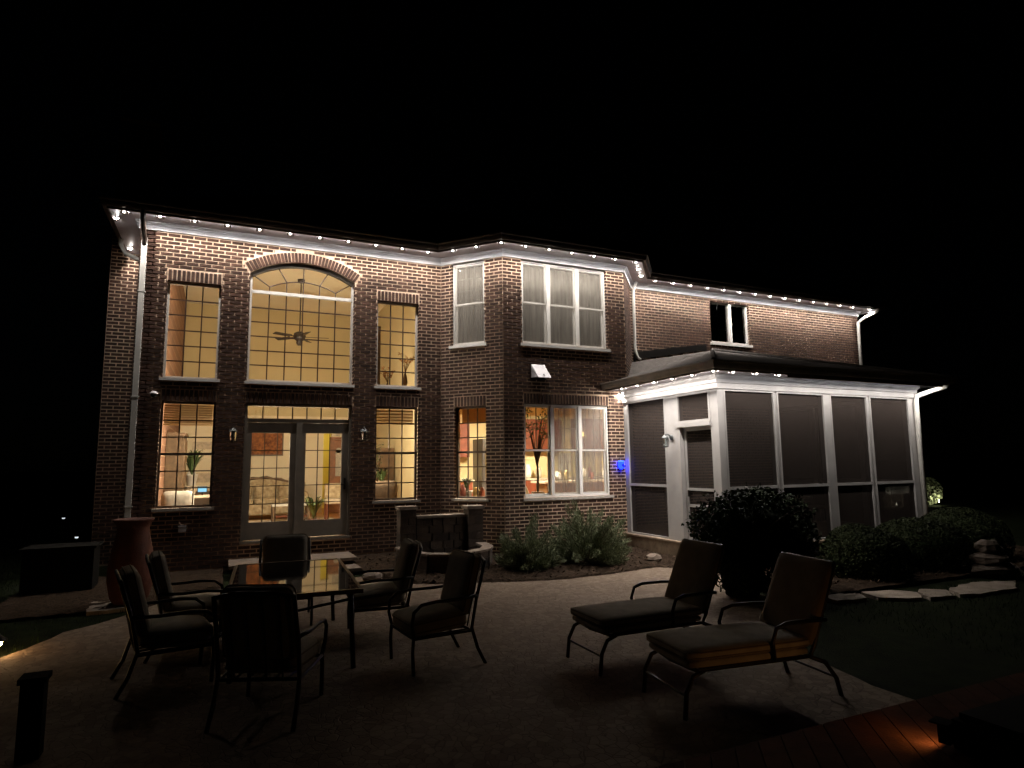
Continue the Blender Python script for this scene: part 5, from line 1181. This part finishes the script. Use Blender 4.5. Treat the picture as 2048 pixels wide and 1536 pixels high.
# left window: white armchair, plant stand, white door
wc = empty('armchair', (-0.45, .9, .5)); tag(wc, 'white slipcovered armchair close behind the lower left window', 'armchair'); c = MB(); c.cushion((-.42, .75, 1.12), (.55, .2, .62), .08); c.build('back', 'oatmeal', wc, True); c = MB(); c.cushion((-.42, 1.15, .85), (.6, .6, .3), .07); c.build('seat', 'oatmeal', wc, True)
for x in (-.62, -.2): c = MB(); c.box(x - .03, x + .03, 1.3, 1.36, .505, .70); c.build('leg', 'sofa_wood', wc)
wd = empty('interior_door', (-.05, 6.47, .5)); tag(wd, 'pale panelled door deep behind the lower left window', 'door'); c = MB(); c.box(-.42, .22, 6.44, 6.49, .505, 2.55); c.build('leaf', 'rug', wd)
for z in (.8, 1.7): c = MB(); c.box(-.34, .14, 6.425, 6.438, z, z + .65); c.build('panel', 'lower_wall', wd)
arching_plant(-.3, 3.4, 1.45, .42, .75, 60, 'trailing green plant on a tall stand behind the lower left window', 'green_leaf', 'white_fabric', .25)
sd2 = empty('plant_stand', (-.3, 3.4, .5)); tag(sd2, 'tall carved plant stand behind the lower left window', 'stand'); c = MB(); c.lathe([(.17, 0), (.14, .05), (.06, .12), (.08, .4), (.05, .7), (.15, .9), (.16, .935)], (-.3, 3.4, .505), 16); c.build('pedestal', 'rug', sd2, True)
mo = empty('tablet_screen', (-.02, 1.6, 1.3)); tag(mo, 'small glowing blue screen behind the lower left window', 'screen'); c = MB(); c.box(-.12, .06, 1.6, 1.62, 1.36, 1.48); c.build('case', 'black_paint', mo); c = MB(); c.box(-.11, .05, 1.594, 1.599, 1.37, 1.47); c.build('display', 'screen_glow', mo); c = MB(); c.tube([(-.03, 1.63, 1.3), (-.03, 1.62, 1.4)], .01, 6); c.build('stand', 'black_paint', mo)
st2 = empty('side_table', (-.02, 1.7, .5)); tag(st2, 'small wooden side table under the glowing screen', 'table'); c = MB(); c.box(-.3, .25, 1.45, 1.95, 1.26, 1.30); c.build('top', 'rug', st2)
for x in (-.27, .22):
    for y in (1.48, 1.92): c = MB(); c.box(x - .02, x + .02, y - .02, y + .02, .505, 1.26); c.build('leg', 'sofa_wood', st2)
# ledge of the upper right window: dark panel and two branch vases
dp = empty('folding_screen', (3.26, .7, 3.42)); tag(dp, 'dark tall panel at the left side of the upper right window', 'screen'); c = MB(); c.box(3.17, 3.33, .6, .66, 3.421, 4.86); c.build('leaf', 'sofa_wood', dp); c = MB(); c.box(3.15, 3.35, .56, .7, 3.421, 3.45); c.build('foot', 'sofa_wood', dp)
def branch_vase(x, y, z, h, vr, spread, bh, label, seed):
    rn = random.Random(seed); root = empty('branch_vase', (x, y, z)); tag(root, label, 'vase', 'branch vases on the ledge')
    c = MB(); c.lathe([(vr * .5, 0), (vr, h * .25), (vr * .8, h * .5), (vr * .25, h * .85), (vr * .3, h)], (x, y, z), 16); c.build('vase', 'sofa_wood', root, True); c = MB(); l = MB()
    for _ in range(9):
        a = rn.uniform(0, 6.28); s_ = rn.uniform(.3, 1) * spread; top = (x + s_ * math.cos(a), y + s_ * math.sin(a) * .5, z + h + bh * rn.uniform(.5, 1)); c.tube([(x, y, z + h * .8), ((x + top[0]) / 2 + rn.uniform(-.03, .03), (y + top[1]) / 2, (z + h + top[2]) / 2 + .04), top], [.006, .004, .002], 5)
        for _k in range(9): f = rn.uniform(.4, 1.05); p = Vector((x, y, z + h)).lerp(Vector(top), f) + Vector((rn.uniform(-.03, .03), rn.uniform(-.03, .03), rn.uniform(-.03, .03))); leaf(l, p, rnd_dir(), .05, .03)
    c.build('branches', 'dry_branch', root); l.build('leaves', 'orange_leaf', root)
branch_vase(3.50, .65, 3.421, .26, .05, .22, .30, 'small dark vase of dry branches on the ledge of the upper right window', 3); branch_vase(3.92, .75, 3.58, .38, .055, .28, .42, 'taller dark vase of dry branches by the right of the upper window', 5)
pb = empty('vase_block', (3.92, .75, 3.42)); tag(pb, 'dark block under the taller branch vase', 'block'); c = MB(); c.box(3.80, 4.04, .64, .86, 3.421, 3.5795); c.build('block', 'cream_wall', pb)
# kitchen
for x, y, w_ in ((6.2, 1.0, 'left'), (8.6, 1.0, 'right')): recessed(x, y, 3.34, 'recessed kitchen ceiling light above the bay, %s of two' % w_, 'kitchen_lens', .16)
def cabinet(x0, x1, y0, y1, z0, z1, label, nd=2, m='cherry', handles=True):
    root = empty('kitchen_cabinet', ((x0 + x1) / 2, y1, z0)); tag(root, label, 'cabinet', 'kitchen cabinets'); c = MB(); c.box(x0, x1, y0 + .02, y1, z0, z1); c.build('carcass', m, root)
    w = (x1 - x0) / nd
    for i in range(nd):
        c = MB(); c.box(x0 + w * i + .012, x0 + w * (i + 1) - .012, y0, y0 + .018, z0 + .012, z1 - .012); d_ = c.build('cabinet_door', m, root); c = MB(); c.box(x0 + w * (i + .85), x0 + w * (i + .85) + .012, y0 - .025, y0 - .002, z0 + .05, z0 + .17); c.build('handle', 'brass', d_)
cabinet(5.6, 6.62, 3.83, 4.19, 2.05, 3.0, 'cherry wall cabinet seen through the angled bay window'); cabinet(5.6, 6.62, 3.6, 4.19, .505, 1.38, 'cherry base cabinet seen through the angled bay window'); cabinet(8.35, 9.55, 3.83, 4.19, 2.2, 3.15, 'cherry wall cabinet behind the left light of the bay window', 3); cabinet(8.2, 11.6, 3.6, 4.19, .505, 1.38, 'long cherry base cabinet along the back of the kitchen', 7); cabinet(10.1, 11.8, 3.83, 4.19, 2.2, 3.2, 'cherry wall cabinet behind the middle of the bay window', 3)
tag(MB().box(8.15, 11.65, 3.55, 4.19, 1.385, 1.43).build('worktop', 'counter'), 'pale stone worktop along the back of the kitchen', 'worktop'); tag(MB().box(5.55, 6.65, 3.55, 4.19, 1.385, 1.43).build('worktop', 'counter'), 'pale stone worktop behind the angled bay window', 'worktop')
fg = empty('fridge', (7.2, 3.9, .5)); tag(fg, 'dark tall refrigerator seen through the angled bay window', 'fridge'); c = MB(); c.box(6.85, 7.75, 3.5, 4.19, .51, 2.55); c.build('body', 'appliance', fg); c = MB(); c.box(6.87, 7.73, 3.46, 3.498, 1.35, 2.53); d_ = c.build('door', 'appliance', fg); c = MB(); c.tube([(6.95, 3.43, 1.5), (6.95, 3.43, 2.3)], .015, 8); c.build('handle', 'brass', d_)
isl = empty('kitchen_island', (9.2, 1.6, .5)); tag(isl, 'kitchen island with pale worktop behind the bay window', 'island'); c = MB(); c.box(7.7, 10.4, 1.3, 1.9, .505, 1.36); c.build('carcass', 'sofa_wood', isl); c = MB(); c.box(7.6, 10.5, 1.2, 2.0, 1.36, 1.41); c.build('top', 'counter', isl)
wn = empty('kitchen_window', (9.9, 4.18, 1.6)); tag(wn, 'small pale four-pane panel on the kitchen back wall', 'panel'); c = MB(); c.box(9.62, 10.05, 4.16, 4.195, 1.6, 2.15); c.build('panel', 'white_fabric', wn); c = MB(); c.box(9.825, 9.845, 4.145, 4.159, 1.6, 2.15); c.box(9.62, 10.05, 4.145, 4.159, 1.87, 1.89); c.build('muntin', 'sofa_wood', wn)
bs = empty('kitchen_chair', (6.35, -.1, .5)); tag(bs, 'cream round-backed chair inside behind the left bay light', 'chair'); c = MB(); c.cushion((6.42, -.02, 1.0), (.46, .46, .08), .035); c.build('seat', 'white_fabric', bs, True); c = MB()
c.tube([(6.2 + .22 - .25 * math.cos(math.pi * k / 12), .2, 1.02 + .42 * math.sin(math.pi * k / 12)) for k in range(13)], .018, 8); c.build('hoop_back', 'white_fabric', bs, True); c = MB(); c.add([(6.42 - .24 * math.cos(math.pi * k / 12), .205, 1.02 + .40 * math.sin(math.pi * k / 12)) for k in range(13)], [tuple(range(13))]); c.build('back_panel', 'cream_wall', bs)
for x in (6.24, 6.6):
    for y in (-.2, .16): c = MB(); c.tube([(x, y, .505), (x, y, .97)], .018, 8); c.build('leg', 'white_fabric', bs)
# indoor tree in the bay
tr = empty('indoor_tree', (6.47, -.6, 1.17)); tag(tr, 'small branching indoor tree standing in the left bay light', 'tree'); c = MB(); c.lathe([(.10, 0), (.14, .2), (.15, .2)], (6.47, -.62, 1.06), 16); c.build('pot', 'sofa_wood', tr, True); c = MB(); rn = random.Random(4)
c.tube([(6.47, -.62, 1.22), (6.48, -.62, 1.6), (6.46, -.62, 2.05)], [.03, .026, .022], 8)
lv = MB()
for _ in range(22):
    a = rn.uniform(0, 6.28); s_ = rn.uniform(.1, .36); z1 = rn.uniform(2.45, 3.05); c.tube([(6.46, -.62, rn.uniform(1.7, 2.05)), (6.46 + s_ * .5 * math.cos(a), -.62 + s_ * .3 * math.sin(a), (2 + z1) / 2), (6.46 + s_ * math.cos(a), -.62 + s_ * .5 * math.sin(a), z1)], [.012, .008, .003], 5)
    for _k in range(10): p = Vector((6.46 + s_ * math.cos(a), -.62 + s_ * .5 * math.sin(a), z1)) + Vector((rn.uniform(-.09, .09), rn.uniform(-.06, .06), rn.uniform(-.14, .08))); leaf(lv, p, rnd_dir(), .07, .04)
c.build('trunk', 'bark', tr); lv.build('crown', 'green_leaf', tr)
bsill = empty('bay_bench', (6.9, -.6, .5)); tag(bsill, 'window bench inside the bay carrying plants and small pots', 'bench'); c = MB(); c.box(5.95, 8.0, -.86, -.4, 1.02, 1.06); c.build('top', 'counter', bsill); c = MB(); c.box(5.95, 8.0, -.84, -.45, .505, 1.02); c.build('front', 'sofa_wood', bsill)
def jar(x, y, z, r, h, m, label): o = MB().lathe([(r * .8, 0), (r, h * .2), (r, h * .7), (r * .6, h * .85), (r * .65, h)], (0, 0, 0), 14).build('jar', m, None, True); o.location = (x, y, z); tag(o, label, 'jar', 'small pots inside the bay')
jar(7.72, -.68, 1.062, .06, .17, 'white_fabric', 'small pale jar at the lower right corner of the bay window'); jar(7.45, -.66, 1.062, .05, .12, 'white_fabric', 'small pale jar left of the corner jar in the bay'); jar(6.75, -.66, 1.062, .06, .10, 'white_fabric', 'low pale bowl on the bay bench by the tree')
jar(4.98, .02, 1.15, .09, .28, 'red_pot', 'red patterned pot low behind the angled bay window'); jar(5.26, -.12, 1.15, .08, .22, 'brass', 'yellow pot low behind the angled bay window')
arching_plant(5.12, .10, 1.15, .2, .38, 40, 'leafy plant between the pots behind the angled bay window', 'green_leaf', 'white_fabric', .14)
b2 = empty('plant_shelf', (5.2, .05, .5)); tag(b2, 'low shelf carrying pots behind the angled bay window', 'shelf'); c = MB(); c.add([bayl.p(.2, -.30, 1.10), bayl.p(1.15, -.30, 1.10), bayl.p(1.15, -.75, 1.10), bayl.p(.2, -.75, 1.10), bayl.p(.2, -.30, 1.148), bayl.p(1.15, -.30, 1.148), bayl.p(1.15, -.75, 1.148), bayl.p(.2, -.75, 1.148)], [(0, 1, 2, 3), (4, 5, 6, 7), (0, 1, 5, 4), (1, 2, 6, 5), (2, 3, 7, 6), (3, 0, 4, 7)]); c.build('board', 'counter', b2); c = MB(); bayl.box(c, .3, 1.05, -.7, -.65, .505, 1.10); c.build('upright', 'sofa_wood', b2)
armo = empty('armoire', (-.62, 2.4, .5)); tag(armo, 'dark brown cabinet against the hearth wall behind the lower left window', 'cabinet')
MB().box(-.74, -.42, 1.9, 3.0, .505, 2.52).build('carcass', 'brown_fabric', armo); MB().box(-.74, -.39, 1.87, 3.03, 2.52, 2.58).build('cornice', 'sofa_wood', armo)
for y in (1.93, 2.47): MB().box(-.42, -.40, y, y + .5, .6, 2.45).build('cabinet_door', 'sofa_wood', armo)
CL = ['red_pot', 'white_fabric', 'brass', 'green_leaf', 'counter', 'cherry', 'oatmeal', 'sofa_wood']; rn = random.Random(11)
NM = {'red_pot': 'reddish', 'white_fabric': 'white', 'brass': 'brassy', 'green_leaf': 'dark green', 'counter': 'pale stone', 'cherry': 'cherry red', 'oatmeal': 'oatmeal', 'sofa_wood': 'dark brown'}
for i, x in enumerate((7.9, 8.15, 8.45, 8.7, 8.95, 9.25, 9.5, 9.8)): jar(x, 1.45 + .1 * (i % 3), 1.411, rn.uniform(.045, .09), rn.uniform(.14, .34), CL[i], '%s jar on the kitchen island, %s from the left' % (NM[CL[i]], ORD[i]))
for i, x in enumerate((8.4, 8.75, 9.15, 9.45, 10.1, 10.5)): jar(x, 3.8, 1.431, rn.uniform(.06, .11), rn.uniform(.2, .42), CL[(i * 3 + 1) % 8], '%s canister on the back worktop, %s from the left' % (NM[CL[(i * 3 + 1) % 8]], ORD[i]))
for i, (x, y) in enumerate(((4.86, .06), (5.36, -.20))): jar(x, y, 1.15, .055, .3 - .08 * i, CL[6 - i], '%s bottle at the %s end of the shelf in the angled bay window' % (NM[CL[6 - i]], ('left', 'right')[i]))
fl = empty('dried_arrangement', (3.30, 1.5, .5)); tag(fl, 'tall dark dried stems in a floor vase behind the lower right window', 'vase')
c = MB(); c.lathe([(.1, 0), (.14, .25), (.09, .55), (.06, .62), (.08, .66)], (3.32, 1.5, .505), 16); c.build('vase', 'sofa_wood', fl, True); c = MB(); l = MB()
for _ in range(16):
    a = rn.uniform(0, 6.28); r_ = rn.uniform(.05, .28); z1 = rn.uniform(1.7, 2.35); tp = Vector((3.32 + r_ * math.cos(a), 1.5 + r_ * math.sin(a), z1)); c.tube([(3.32, 1.5, 1.1), (3.32 + r_ * .4 * math.cos(a), 1.5 + r_ * .4 * math.sin(a), 1.5), tp], [.006, .005, .003], 5)
    for _k in range(12): leaf(l, tp + Vector((rn.uniform(-.05, .05), rn.uniform(-.05, .05), rn.uniform(-.3, .05))), rnd_dir(), .06, .025)
c.build('stems', 'bark', fl); l.build('leaves', 'dark_leaf', fl)
pn_ = empty('pendant_lamp', (8.9, 1.6, 3.34)); tag(pn_, 'unlit brass pendant hanging over the kitchen island', 'lamp'); MB().tube([(8.9, 1.6, 3.34), (8.9, 1.6, 2.7)], .008, 6).build('cord', 'dark_metal', pn_); MB().lathe([(.16, 0), (.14, .06), (.05, .16), (.02, .18)], (8.9, 1.6, 2.53), 20, False).build('lamp_shade', 'brass', pn_, True)
# porch furniture, dim behind the screens
pf = empty('porch_chair', (9.4, -1.9, .35)); tag(pf, 'dim pale wicker chair inside the left end of the porch', 'chair'); c = MB(); c.cushion((9.35, -1.9, .78), (.6, .6, .16), .06); c.build('seat', 'cushion', pf, True); c = MB(); c.cushion((9.35, -1.62, 1.08), (.6, .14, .5), .06); c.build('back', 'cushion', pf, True)
for x in (9.1, 9.6):
    for y in (-2.15, -1.65): c = MB(); c.tube([(x, y, .33), (x, y, .72)], .02, 8); c.build('leg', 'dark_metal', pf)
pt = empty('porch_table', (12.3, -2.0, .35)); tag(pt, 'round pedestal table inside the right half of the porch', 'table'); c = MB(); c.lathe([(.3, 0), (.05, .05), (.04, .68)], (12.3, -2, .325), 18); c.build('pedestal', 'dark_metal', pt, True); c = MB(); c.lathe([(.5, .68), (.5, .71)], (12.3, -2, .325), 28); c.build('top', 'counter', pt)
for nm, x in (('left', 11.55), ('right', 13.05)):
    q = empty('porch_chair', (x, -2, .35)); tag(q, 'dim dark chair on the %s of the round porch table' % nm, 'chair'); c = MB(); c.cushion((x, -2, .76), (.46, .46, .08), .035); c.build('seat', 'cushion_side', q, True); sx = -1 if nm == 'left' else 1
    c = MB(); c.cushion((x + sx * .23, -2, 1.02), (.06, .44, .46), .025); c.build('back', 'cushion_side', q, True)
    for dx in (-.2, .2):
        for dy in (-.2, .2): c = MB(); c.tube([(x + dx, -2 + dy, .33), (x + dx, -2 + dy, .73)], .016, 6); c.build('leg', 'dark_metal', q)
print('bricks', len(bricks), 'objects', len(bpy.data.objects))
